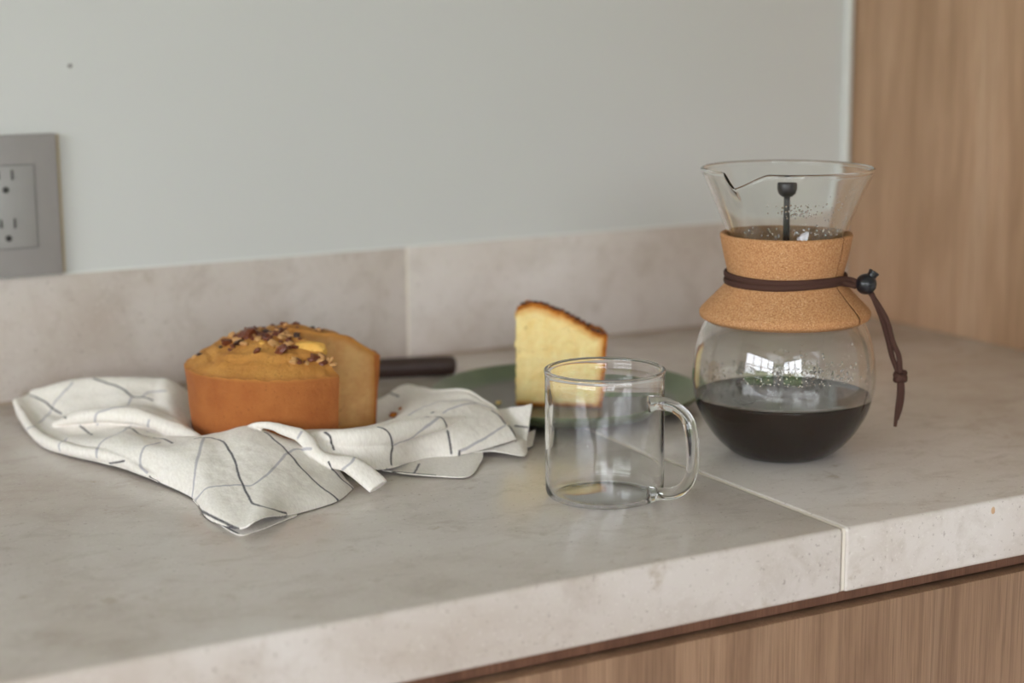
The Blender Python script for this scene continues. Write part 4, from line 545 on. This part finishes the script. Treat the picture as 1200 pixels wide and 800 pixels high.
# the crumb showing on the two cut faces, closed behind by the crust
def cut_face(a, nr=60, nz=44, sgn=1, R=0.0688, Hf=H, z0=0.0018, bumpy=0.0007, origin=(0, 0)):
    V, Fc = [], []
    for i in range(nr+1):
        for j in range(nz+1):
            r = R*i/nr; top = Hf(min(r, .0725), a)-.0021
            z = z0+(top-z0)*j/nz
            rr = r - max(0, (0.035-z))*0.04*(i/nr)
            q = Vector((rr*150, z*150, a)); b = (noise.noise(q)*0.8+noise.noise(q*2.6)*0.6)*bumpy*(1 if 0 < i < nr and 0 < j < nz else 0)
            V.append((origin[0]+rr*math.cos(a)-sgn*b*math.sin(a), origin[1]+rr*math.sin(a)+sgn*b*math.cos(a), z))
    for i in range(nr):
        for j in range(nz):
            p = i*(nz+1)+j; Fc.append((p, p+nz+1, p+nz+2, p+1))
    return V, Fc
V, Fc = join(cut_face(A_OUT0), cut_face(A_OUT1))
def browning(o, Hf, Rf, w=0.007):
    at = o.data.color_attributes.new('edge', 'FLOAT_COLOR', 'POINT'); arr = np.zeros((len(o.data.vertices), 4), dtype=np.float32)
    for i, v in enumerate(o.data.vertices):
        r = math.hypot(v.co.x, v.co.y); a = math.atan2(v.co.y, v.co.x)
        d = min(Hf(min(r, .0725), a)-v.co.z, Rf(v.co.z)-r, v.co.z*1.6+.001) + noise.noise(v.co*130)*.0012
        arr[i] = (max(0, min(1, 1-(d-.002)/w)),)*3+(1,)
    at.data.foreach_set('color', arr.ravel())
browning(mesh('crumb', V, Fc, M_CRUMB, cake, local=True), H, lambda z: .0715, .006)
# exposed yellow crumb where the top has cracked
def lump(c, s, seed, rz=0.0, n=3, amp=0.28):
    bm = bmesh.new(); bmesh.ops.create_icosphere(bm, subdivisions=n, radius=1.0)
    for v in bm.verts:
        k = 1+amp*noise.noise(v.co*1.6+Vector((seed, seed*2.3, 0))) + amp*0.4*noise.noise(v.co*4+Vector((seed, 0, 7)))
        p = v.co*k; m_ = max(abs(p.x), abs(p.y), abs(p.z)); p = p*(0.6+0.4/m_*min(1, p.length))
        x, y = p.x*s[0], p.y*s[1]
        v.co = (c[0]+x*math.cos(rz)-y*math.sin(rz), c[1]+x*math.sin(rz)+y*math.cos(rz), c[2]+p.z*s[2])
    V = [tuple(v.co) for v in bm.verts]; Fc = [tuple(v.index for v in f.verts) for f in bm.faces]; bm.free(); return V, Fc
M_YEL = crumb_mat('exposed_crumb', srgb(222, 160, 70), srgb(238, 190, 104))
for c, s, rz in (((.0235, -.0350, .0722), (.0120, .0055, .0060), -0.15), ((-.0115, -.0300, .0745), (.0042, .0075, .0040), 0.3), ((-.0050, -.0455, .0693), (.0075, .0030, .0028), 0.2)):
    V, Fc = lump(c, s, c[0]*400, rz, 4, 0.2); mesh('crumb_chunk', V, Fc, M_YEL, cake, local=True)
# chopped nuts: a few kinds of broken piece, copied
kinds = []
for i in range(7):
    V, Fc = lump((0, 0, 0), (1.0, 0.72+0.1*(i % 3), 0.55), i*3.1+1, 0, 2, 0.55)
    kinds.append((V, Fc))
nut_me = []
for i, (V, Fc) in enumerate(kinds):
    for m_ in (M_PECAN, M_PECAN_PALE, M_PECAN_DARK):
        me = bpy.data.meshes.new('nut_piece'); me.from_pydata(V, [], Fc); me.update(); me.materials.append(m_)
        if i % 2: me.polygons.foreach_set('use_smooth', [True]*len(me.polygons))
        nut_me.append(me)
rn = random.Random(5)
extra = []
for k in range(70):
    r = rn.random()**0.6*0.040; a = rn.uniform(math.radians(30), math.radians(300))
    extra.append((r*math.cos(a), r*math.sin(a), H(r, a)-0.0005, rn.uniform(.0010, .0022)))
for i, (x, y, z, s) in enumerate(NUTS+extra):
    a_ = math.atan2(y, x) % (2*PI); r_ = math.hypot(x, y)
    if math.radians(-49)+2*PI < a_ or a_ < math.radians(20):
        if r_ > 0.004: continue
    o = bpy.data.objects.new('nut_piece', nut_me[rn.randrange(7)*3+rn.choice((0, 0, 0, 1, 1, 1, 2))]); COL.objects.link(o); o.parent = cake
    sc = s*rn.uniform(1.15, 1.65)
    z = H(r_, a_) + sc*0.25
    if i in (0, 3, 4, 7, 36): sc *= 1.5; o.data = nut_me[0 if i != 4 else 6]
    if i == 9: o.data = nut_me[2]
    o.location = (x, y, z); o.scale = (sc*1.15, sc, sc); o.rotation_euler = (rn.uniform(-.6, .6), rn.uniform(-.6, .6), rn.uniform(0, 6.28))
# crumbs fallen at the cut
for i, (l, d, s) in enumerate(((.0790, .022, .0030), (.0840, .030, .0017))):
    V, Fc = lump((0, 0, 0), (s, s*.8, s*.7), i*5+2, 0, 2, 0.5)
    p = Vector((0.4798, 1.2277, 0)) + Vector((0.8767, -0.4810, 0))*l + Vector((0.4810, 0.8767, 0))*d
    o = mesh('cake_crumb', V, Fc, M_SLICE_CRUST, local=True)
    o.location = (p.x, p.y, 0.0135 + 0.003*i)
    tag(o, ('larger brown crumb on the towel near the right foot of the cut cake', 'smaller brown crumb on the towel just beyond the larger one')[i], 'crumb', 'crumbs on the towel')

# ================================================================ knife
kx, ky = Vector((0.8767, -0.4810, 0)), Vector((0.4810, 0.8767, 0))
def LDp(l, d, z): p = kx*l+ky*d; return (p.x, p.y, z)
# handle end to tip, in lateral / depth metres
hpts = [LDp(-.0535, 1.5412, .0088), LDp(-.075, 1.5372, .0090), LDp(-.105, 1.5305, .0092), LDp(-.140, 1.5220, .0094)]
knife = thing('kitchen_knife', (hpts[0][0], hpts[0][1], 0.0), 'knife with a dark wooden handle lying behind the cut cake', 'knife')
V, Fc = tube([LDp(-.0522, 1.5414, .0088)]+hpts, [.0045, .0080, .0088, .0085, .0078], [.0048, .0084, .0088, .0086, .0080], 70, 24)
mesh('handle', V, Fc, M_KNIFE, knife, auto=60)
a, b_ = Vector(hpts[-1]), Vector(LDp(-.255, 1.494, .0098))
V = []; u = (b_-a).normalized()
for t, hgt in ((0, .011), (.35, .0125), (.7, .011), (.9, .007), (1.0, .001)):
    p = a+(b_-a)*t
    for (dz, dy) in ((-1, 0), (0.0, .0009), (1, .0009), (1, -.0009), (0.0, -.0009)):
        V.append((p.x-u.y*dy, p.y+u.x*dy, p.z+dz*hgt*0.7))
Fc = []
for i in range(4):
    for k in range(5): Fc.append((i*5+k, i*5+(k+1) % 5, i*5+5+(k+1) % 5, i*5+5+k))
Fc += [(0, 1, 2, 3, 4), (24, 23, 22, 21, 20)]
mesh('blade', V, Fc, M_STEEL, knife, smooth=False)

# ================================================================ green plate, slice
PX, PY = 0.7172, 1.2161
prof = [(0.0, 0.0018), (.050, .0018), (.052, 0.0), (.066, 0.0), (.069, .0018), (.088, .0034), (.100, .0078), (.1068, .0125), (.1088, .0148), (.1084, .0160), (.1068, .0158), (.102, .0134), (.094, .0094), (.086, .0066), (.078, .0058), (.04, .0056), (0.0, .0056)]
A_ = catmull(np.array(prof), 70); V, Fc = revolve([tuple(p) for p in A_][1:-1], 128, PX, PY)
prof_m = len(A_)-2
Fc += [tuple(i*prof_m for i in range(128))]
plate = mesh('dinner_plate', V, Fc, M_DISH, base=(PX, PY, 0))
tag(plate, 'green glazed plate with a grey inside, holding the single cake slice', 'plate')

SLR = CAKE_ROT - math.radians(8)
sl = thing('cake_slice', (0.6724, 1.2179, 0.0062), 'tall wedge of pale yellow cake with browned crust, standing on the green plate', 'cake', rz=SLR)
SR = [0, .006, .012, .020, .030, .042, .052, .060, .066, .0712]; SZ = [.0790, .0818, .0826, .0818, .0785, .0728, .0672, .0618, .0594, .0585]
def HS(r, a):
    z = float(np.interp(r, SR, SZ)); p = Vector((r*math.cos(a), r*math.sin(a), 3))
    return z+noise.noise(p*120)*0.0014+noise.noise(p*320)*0.0007
W1_ = math.radians(58)
Rz = lambda z: .0675 + .0045*min(1, z/.057)
def wedge_shell():
    n = 50; prof_r = [.0 + .0708*i/44 for i in range(45)]
    V = []; m = None
    for i in range(n+1):
        a = W1_*i/n
        s = [(Rz(z), z) for z in np.linspace(0.0, .0570, 18)]
        s += [(max(0.0004, r), HS(r, a)) for r in reversed(prof_r)]
        t = [(max(0.0004, r), HS(r, a)-.0030) for r in prof_r[:-3]] + [(Rz(z)-.0030, z) for z in np.linspace(.0545, 0.0, 16)]
        s += t; m = len(s)
        V += [(r*math.cos(a), r*math.sin(a), z) for r, z in s]
    Fc = []
    for i in range(n):
        for k in range(m):
            k2 = (k+1) % m; Fc.append((i*m+k, i*m+k2, (i+1)*m+k2, (i+1)*m+k))
    no = 18+45
    for off in (0, n*m):
        o_ = list(range(no)); q = list(range(no, m))[::-1]; i = j = 0
        while i < len(o_)-1 or j < len(q)-1:
            if j >= len(q)-1 or (i < len(o_)-1 and (i+1)/(len(o_)-1) <= (j+1)/(len(q)-1)):
                Fc.append((off+o_[i], off+o_[i+1], off+q[j])); i += 1
            else: Fc.append((off+o_[i], off+q[j+1], off+q[j])); j += 1
    return V, Fc
V, Fc = wedge_shell(); mesh('crust', V, Fc, M_SLICE_CRUST, sl, local=True, auto=50)
def slice_face(a, sgn):
    V, Fc = [], []; nr, nz = 80, 80
    for i in range(nr+1):
        for j in range(nz+1):
            t = i/nr; zt = HS(t*.068, a)-.0026; z = zt*j/nz
            r = t*(Rz(z)-.0026) + (0.0016*noise.noise(Vector((z*130, a, 1))) - .0008 if i == 0 else 0)
            q = Vector((r*170, z*170, a)); b = (noise.noise(q)*0.8+noise.noise(q*2.7)*0.7)*0.0009*(1 if 0 < i < nr and 0 < j < nz else 0)
            V.append((r*math.cos(a)-sgn*b*math.sin(a), r*math.sin(a)+sgn*b*math.cos(a), z))
    for i in range(nr):
        for j in range(nz):
            p = i*(nz+1)+j; Fc.append((p, p+nz+1, p+nz+2, p+1))
    return V, Fc
V, Fc = join(slice_face(0.0, 1), slice_face(W1_, 1)); n0 = len(V)
o = tag(mesh('crumb', V, Fc, M_CRUMB_PALE, sl, local=True), label='pale yellow cake crumb'); browning(o, HS, Rz)
# browned base
V = [(0, 0, 0)]+[(.0674*math.cos(W1_*i/24), .0674*math.sin(W1_*i/24), 0) for i in range(25)]
V += [(x*0.999, y*0.999, .0020) for x, y, z in V]
Fc = [tuple(range(26))[::-1], tuple(range(26, 52))]+[(i, (i+1) % 26, (i+1) % 26+26, i+26) for i in range(26)]
mesh('bottom_crust', [(x+.0004 if k in (0, 26) else x, y-.0004, z) for k, (x, y, z) in enumerate(V)], Fc, M_SLICE_CRUST, sl, smooth=False, local=True)
for i in range(16):
    r = .006+.062*i/15; V, Fc = lump((r, .002+.004*rn.random(), HS(r, 0)+.0004), (.0030, .0022, .0011), i*1.7, rn.random(), 2, .5)
    mesh('crust_flake', V, Fc, (M_PECAN_DARK, M_PECAN)[i % 2], sl, local=True)
V, Fc = lump((0, 0, 0), (.0022, .0018, .0016), 4, 0, 2, .5)
o = mesh('cake_crumb', V, Fc, M_CRUMB_PALE, local=True); o.location = (0.7172-.8767*.055-.481*.012, 1.2161+.481*.055-.8767*.012, .0068)
tag(o, 'tiny pale crumb lying on the green plate left of the slice', 'crumb')

# ================================================================ glass mug
MX, MY = 0.6033, 0.9739; MR = .0393; MH = .0865; T_ = .0017
mug = thing('glass_mug', (MX, MY, 0), 'empty clear glass mug with a looped handle, in front of the green plate', 'mug')
prof = [(.0, .0007), (.028, .0006), (.0325, .0001), (.0350, .0006), (.0371, .0017), (.0385, .0035), (.0391, .0058), (MR, .012), (MR, .05), (MR, MH-.005), (MR+.0003, MH-.0028), (MR+.0006, MH-.0016), (MR+.0003, MH-.0004), (MR-.0008, MH), (MR-.0019, MH-.0004), (MR-.0023, MH-.0015), (MR-.0021, MH-.0027), (MR-T_, MH-.0045), (MR-T_, .05), (MR-T_, .012), (MR-T_-.0003, .0065), (MR-T_-.0012, .0045), (MR-T_-.0028, .0030), (.0325, .0019), (.028, .0020), (.0, .0020)]
fine = []
for i in range(len(prof)-1):
    (r0, z0), (r1, z1) = prof[i], prof[i+1]
    n = max(1, int(math.hypot(r1-r0, z1-z0)/.008))
    fine += [(r0+(r1-r0)*t/n, z0+(z1-z0)*t/n) for t in range(n)]
fine.append(prof[-1]); fine[0] = (.0004, .0007); fine[-1] = (.0004, .0020)
V, Fc = revolve(fine, 160, MX, MY, closed_prof=False); m_ = len(fine)
Fc += [tuple(i*m_ for i in range(160)), tuple(i*m_+m_-1 for i in reversed(range(160)))]
mesh('glass_body', V, Fc, M_GLASS_MUG, mug)
hp = [(.0264, -.0297, .0690), (.0330, -.0290, .0692), (.0424, -.0345, .0680), (.0498, -.0395, .0620), (.0530, -.0418, .0520), (.0540, -.0420, .0400), (.0532, -.0410, .0260), (.0490, -.0380, .0160), (.0420, -.0330, .0105), (.0330, -.0280, .0090), (.0266, -.0292, .0088)]
hr = [.0056, .0046, .0040, .0040, .0040, .0040, .0040, .0040, .0040, .0045, .0056]
V, Fc = tube([(MX+kx.x*l+ky.x*d, MY+kx.y*l+ky.y*d, z) for l, d, z in hp], hr, hr, 110, 24, up=(0.481*.3+.1, 0.8767, 0.02))
mesh('handle', V, Fc, M_GLASS_MUG, mug)

# ================================================================ coffee carafe
KX, KY = 0.7750, 1.0078
car = thing('coffee_carafe', (KX, KY, 0), 'hourglass glass coffee maker with a cork collar and leather cord, half full of coffee', 'carafe')
out_p = [(.0, .0008), (.024, .0008), (.0285, 0.0), (.0330, .0006), (.0400, .0050), (.0475, .0120), (.0545, .0215), (.0612, .0345), (.0648, .0490), (.0652, .0600), (.0638, .0740), (.0606, .0870), (.0560, .0975), (.0490, .1070), (.0425, .1150), (.0382, .1230), (.0366, .1300), (.0372, .1380), (.0392, .1480), (.0424, .1620), (.0480, .1760), (.0540, .1900), (.0600, .2030)]
TH = .0016
A_ = catmull(np.array(out_p), 150)
tan = np.gradient(A_, axis=0); tan /= np.linalg.norm(tan, axis=1)[:, None]
inner = A_-np.stack([tan[:, 1], -tan[:, 0]], 1)*TH
inner = inner[(inner[:, 0] > 0.0005)]
A_[0] = (.0005, .0008)
tip = [(.0607, .2042), (.0611, .2053), (.0607, .2063), (.0597, .2067), (.0587, .2062), (.0583, .2052), (.0586, .2042)]
prof = [tuple(p) for p in A_] + tip + [tuple(p) for p in inner[::-1]]
prof[-1] = (.0005, .0024)
spa = math.atan2(-0.8767, -0.481) - math.radians(44)   # pouring lip, left of the side that faces the room
def spout(a, r, z):
    if z < .17: return r, z
    d = (a-spa+PI) % (2*PI)-PI
    w = (z-.17)/.036
    g = max(0.0, 1-d/0.40) if d > 0 else max(0.0, 1+d/0.20)
    g = g*g*(3-2*g)*0.4+g*0.6
    return r + w*w*0.0016*g, z-w*w*0.0098*g
V, Fc = revolve(prof, 240, KX, KY, a0=spa, a1=spa+2*PI, closed_prof=False, fn=spout); m_ = len(prof)
Fc += [tuple(i*m_ for i in range(240)), tuple(i*m_+m_-1 for i in reversed(range(240)))]
mesh('glass_body', V, Fc, M_GLASS, car)
# cork collar with a slit
slit = math.atan2(-0.8767, -0.481) + math.radians(50)
ck_out = [(.0586, .0998), (.0600, .1008), (.0606, .1028), (.0602, .1052), (.0570, .1090), (.0520, .1140), (.0462, .1200), (.0420, .1250), (.0409, .1290), (.0413, .1340), (.0430, .1410), (.0450, .1500), (.0464, .1575), (.0466, .1592), (.0458, .1602), (.0445, .1604), (.0428, .1598)]
ck_in = [(.0416, .1580), (.0395, .1480), (.0375, .1380), (.0369, .1300), (.0387, .1225), (.0430, .1150), (.0495, .1070), (.0564, .0977)]
ck = [tuple(p) for p in catmull(np.array(ck_out), 46)] + [tuple(p) for p in catmull(np.array(ck_in), 24)][:-1] + [(.0560, .0984), (.0572, .0990)]
V, Fc = revolve(ck, 180, KX, KY, a0=slit+0.026, a1=slit+2*PI-0.026)
mesh('cork_collar', V, Fc, M_CORK, car, auto=50)
V, Fc = revolve([(r-.0010, z) if r > .0375 else (r, z) for r, z in ck], 4, KX, KY, a0=slit-.025, a1=slit+.025)  # dark brown strip set inside the slit in place of its shade
tag(mesh('seam', V, Fc, flat('slit_shade', srgb(84, 52, 34), 0.9, 0.1), car), label='dark open seam of the cork collar')
# leather cord, twice round the waist
def ring_pts(r, z0, tilt, a0, a1, n=26):
    return [(KX+(r+.0003*math.sin(5*a))*math.cos(a), KY+(r+.0003*math.sin(5*a))*math.sin(a), z0+tilt*math.cos(a-2.0)+.0004*math.sin(3*a)) for a in [a0+(a1-a0)*i/(n-1) for i in range(n)]]
fa = math.atan2(-0.8767, -0.481)
bead = Vector((KX, KY, 0))+kx*.0535+ky*(-.020)+Vector((0, 0, .1262))
end = Vector(bead)-kx*.007
s1 = ring_pts(.0424, .1306, .0006, fa+1.0-2*PI+.25, fa+1.0) + [tuple(Vector((KX, KY, 0))+kx*.0430+ky*(-.0195)+Vector((0, 0, .1288))), tuple(end+Vector((0, 0, .0012)))]
s2 = ring_pts(.0424, .1268, -.0008, fa+1.0-2*PI+.25, fa+1.0) + [tuple(Vector((KX, KY, 0))+kx*.0425+ky*(-.0215)+Vector((0, 0, .1262))), tuple(end-Vector((0, 0, .0012)))]
for s in (s1, s2):
    V, Fc = tube(s, .0014, .0023, 200, 12); mesh('leather_cord', V, Fc, M_LEATHER, car)
V, Fc = ball(bead, .0075, 28, 16, (1, 1, .98)); tg = mesh('toggle_bead', V, Fc, M_BLACK, car)
capd = (kx*.55+Vector((0, 0, .85))).normalized()
V, Fc = tube([bead+capd*.0045, bead+capd*.0075, bead+capd*.0100, bead+capd*.0108], [.0036, .0034, .0040, .0030], None, 16, 20, up=(0.48, .87, 0)); mesh('toggle_button', V, Fc, M_BLACK, tg, auto=60)
def hang(dx, dd, dz=0):
    P_ = [(.0560+dx*0, -.020, .1215), (.0590, -.020, .1165), (.0672+dx, -.020+dd, .1010), (.0722+dx, -.020+dd, .0850), (.0760+dx*1.6, -.020+dd, .0740), (.0790+dx*.4, -.020+dd, .0625)]
    return [tuple(Vector((KX, KY, 0))+kx*l+ky*d+Vector((0, 0, z))) for l, d, z in P_]
for dx, dd in ((.0014, 0), (-.0014, .0015)):
    V, Fc = tube(hang(dx, dd), .0013, .0019, 90, 12, up=(0.8767, -0.481, 0.3)); mesh('leather_cord', V, Fc, M_LEATHER, car)
kn = Vector((KX, KY, 0))+kx*.0798+ky*(-.0195)+Vector((0, 0, .0600))
kp = [kn+kx*(.0030*math.cos(t))+ky*(.0030*math.sin(t))+Vector((0, 0, .0016*math.sin(t*0.5+1)-.0012*(t/6.3)+.0004)) for t in np.linspace(0, 4*PI, 22)]
V, Fc = tube([tuple(p) for p in kp], .0022, .0026, 120, 12); mesh('cord_knot', V, Fc, M_LEATHER, car)
for q in ([(.0792, .0575), (.0795, .0480), (.0785, .0360), (.0772, .0235)], [(.0808, .0575), (.0815, .0480), (.0806, .0380), (.0786, .0285)]):
    V, Fc = tube([tuple(Vector((KX, KY, 0))+kx*l+ky*(-.0195)+Vector((0, 0, z))) for l, z in q], [.0012, .0013, .0012, .0010], [.0018, .0019, .0018, .0012], 50, 10, up=(0.8767, -0.481, 0.1)); mesh('leather_cord', V, Fc, M_LEATHER, car)
# condensation on the inside of the glass
def drops():
    parts = []; r3 = random.Random(11)
    zt = [p for p in zip(inner[:, 0], inner[:, 1])]
    zz_ = [p[1] for p in zt]; rr_ = [p[0] for p in zt]
    def add(a, z, s, st=1.0):
        R_ = float(np.interp(z, zz_, rr_)); 
        V, Fc = ball((0, 0, 0), s, 8, 5, (0.45, 1, st))
        ca, sa = math.cos(a), math.sin(a)
        parts.append(([(KX+(R_-s*.10+v[0])*ca-v[1]*sa, KY+(R_-s*.10+v[0])*sa+v[1]*ca, z+v[2]) for v in V], Fc))
    for k in range(200):
        a = fa + r3.gauss(0.10, 0.40); z = .0620 + abs(r3.gauss(0, .010))
        if z < .090: add(a, z, r3.uniform(.0003, .0008), r3.uniform(1, 2.2))
    for k in range(220):
        a = fa + PI + r3.gauss(0.0, 0.45); z = .0460 + abs(r3.gauss(0, .006))
        if z < .070: add(a, z, r3.uniform(.0005, .0011), r3.uniform(1, 1.8))
    for k in range(150):
        a = r3.uniform(0, 2*PI); add(a, .046+r3.random()*.045, r3.uniform(.0003, .0006))
    for k in range(70):
        a = fa+r3.gauss(0, .16); add(a, .176+r3.random()*.010, r3.uniform(.0004, .0009))
    for k in range(40):
        a = fa+r3.uniform(-.9, .9); add(a, .1625+abs(r3.gauss(0, .003)), r3.uniform(.0004, .0010))
    for k in range(90):
        a = fa+r3.uniform(.4, 1.1); add(a, .165+r3.random()*.03, r3.uniform(.0003, .0006))
    return join(*parts)
V, Fc = drops(); tag(mesh('condensation', V, Fc, M_GLASS, car), kind='stuff')

# coffee, filled to just below the belly's widest
ci = [p for p in zip(inner[:, 0], inner[:, 1]) if p[1] < .0438]
ci = [(float(r)+.0006, float(z)-.0002) for r, z in ci]
lev = (float(np.interp(.0439, inner[:, 1], inner[:, 0]))+.0005, .0439)
prof = [(.0005, .0022)]+ci+[lev, (lev[0]-.0012, .0434), (.05, .0432), (.0005, .0432)]
V, Fc = revolve(prof, 128, KX, KY, closed_prof=False); m_ = len(prof)
Fc += [tuple(i*m_ for i in range(128)), tuple(i*m_+m_-1 for i in reversed(range(128)))]
cf = mesh('black_coffee', V, Fc, M_COFFEE, base=(KX, KY, .0022))
tag(cf, 'dark black coffee filling the lower half of the glass carafe', 'coffee')

# black stem with a knob, standing in the neck of the carafe on a fine filter disc
stir = thing('coffee_filter', (KX, KY, .139), 'black filter stem with a round knob standing in the neck of the carafe', 'filter')
V, Fc = revolve([(.0004, .1858), (.0036, .1862), (.0059, .1882), (.0070, .1915), (.0070, .1950), (.0064, .1966), (.0048, .1970), (.0004, .1970)], 36, KX, KY, closed_prof=False)
Fc += [tuple(i*8 for i in range(36)), tuple(i*8+7 for i in reversed(range(36)))]
mesh('knob', V, Fc, M_BLACK, stir, auto=60)
V, Fc = tube([(KX, KY, .130), (KX, KY, .160), (KX, KY, .186)], [.0026, .0024, .0022], None, 20, 16, up=(1, 0, 0)); mesh('stem', V, Fc, M_BLACK, stir)
V, Fc = revolve([(.0004, .1285), (.0330, .1285), (.0336, .1295), (.0330, .1305), (.0004, .1305)], 60, KX, KY, closed_prof=False)
Fc += [tuple(i*5 for i in range(60)), tuple(i*5+4 for i in reversed(range(60)))]
mesh('filter_disc', V, Fc, flat('brown_filter', srgb(84, 52, 34), 0.9, 0.1), stir)

# ---------------------------------------------------------------- lift everything so that the floor lies at z = 0
for o in list(COL.objects):
    if o.parent is None:
        if o.type == 'CAMERA':
            M_ = o.matrix_world.copy(); M_.translation.z += LIFT; o.matrix_world = M_
        else: o.location.z += LIFT
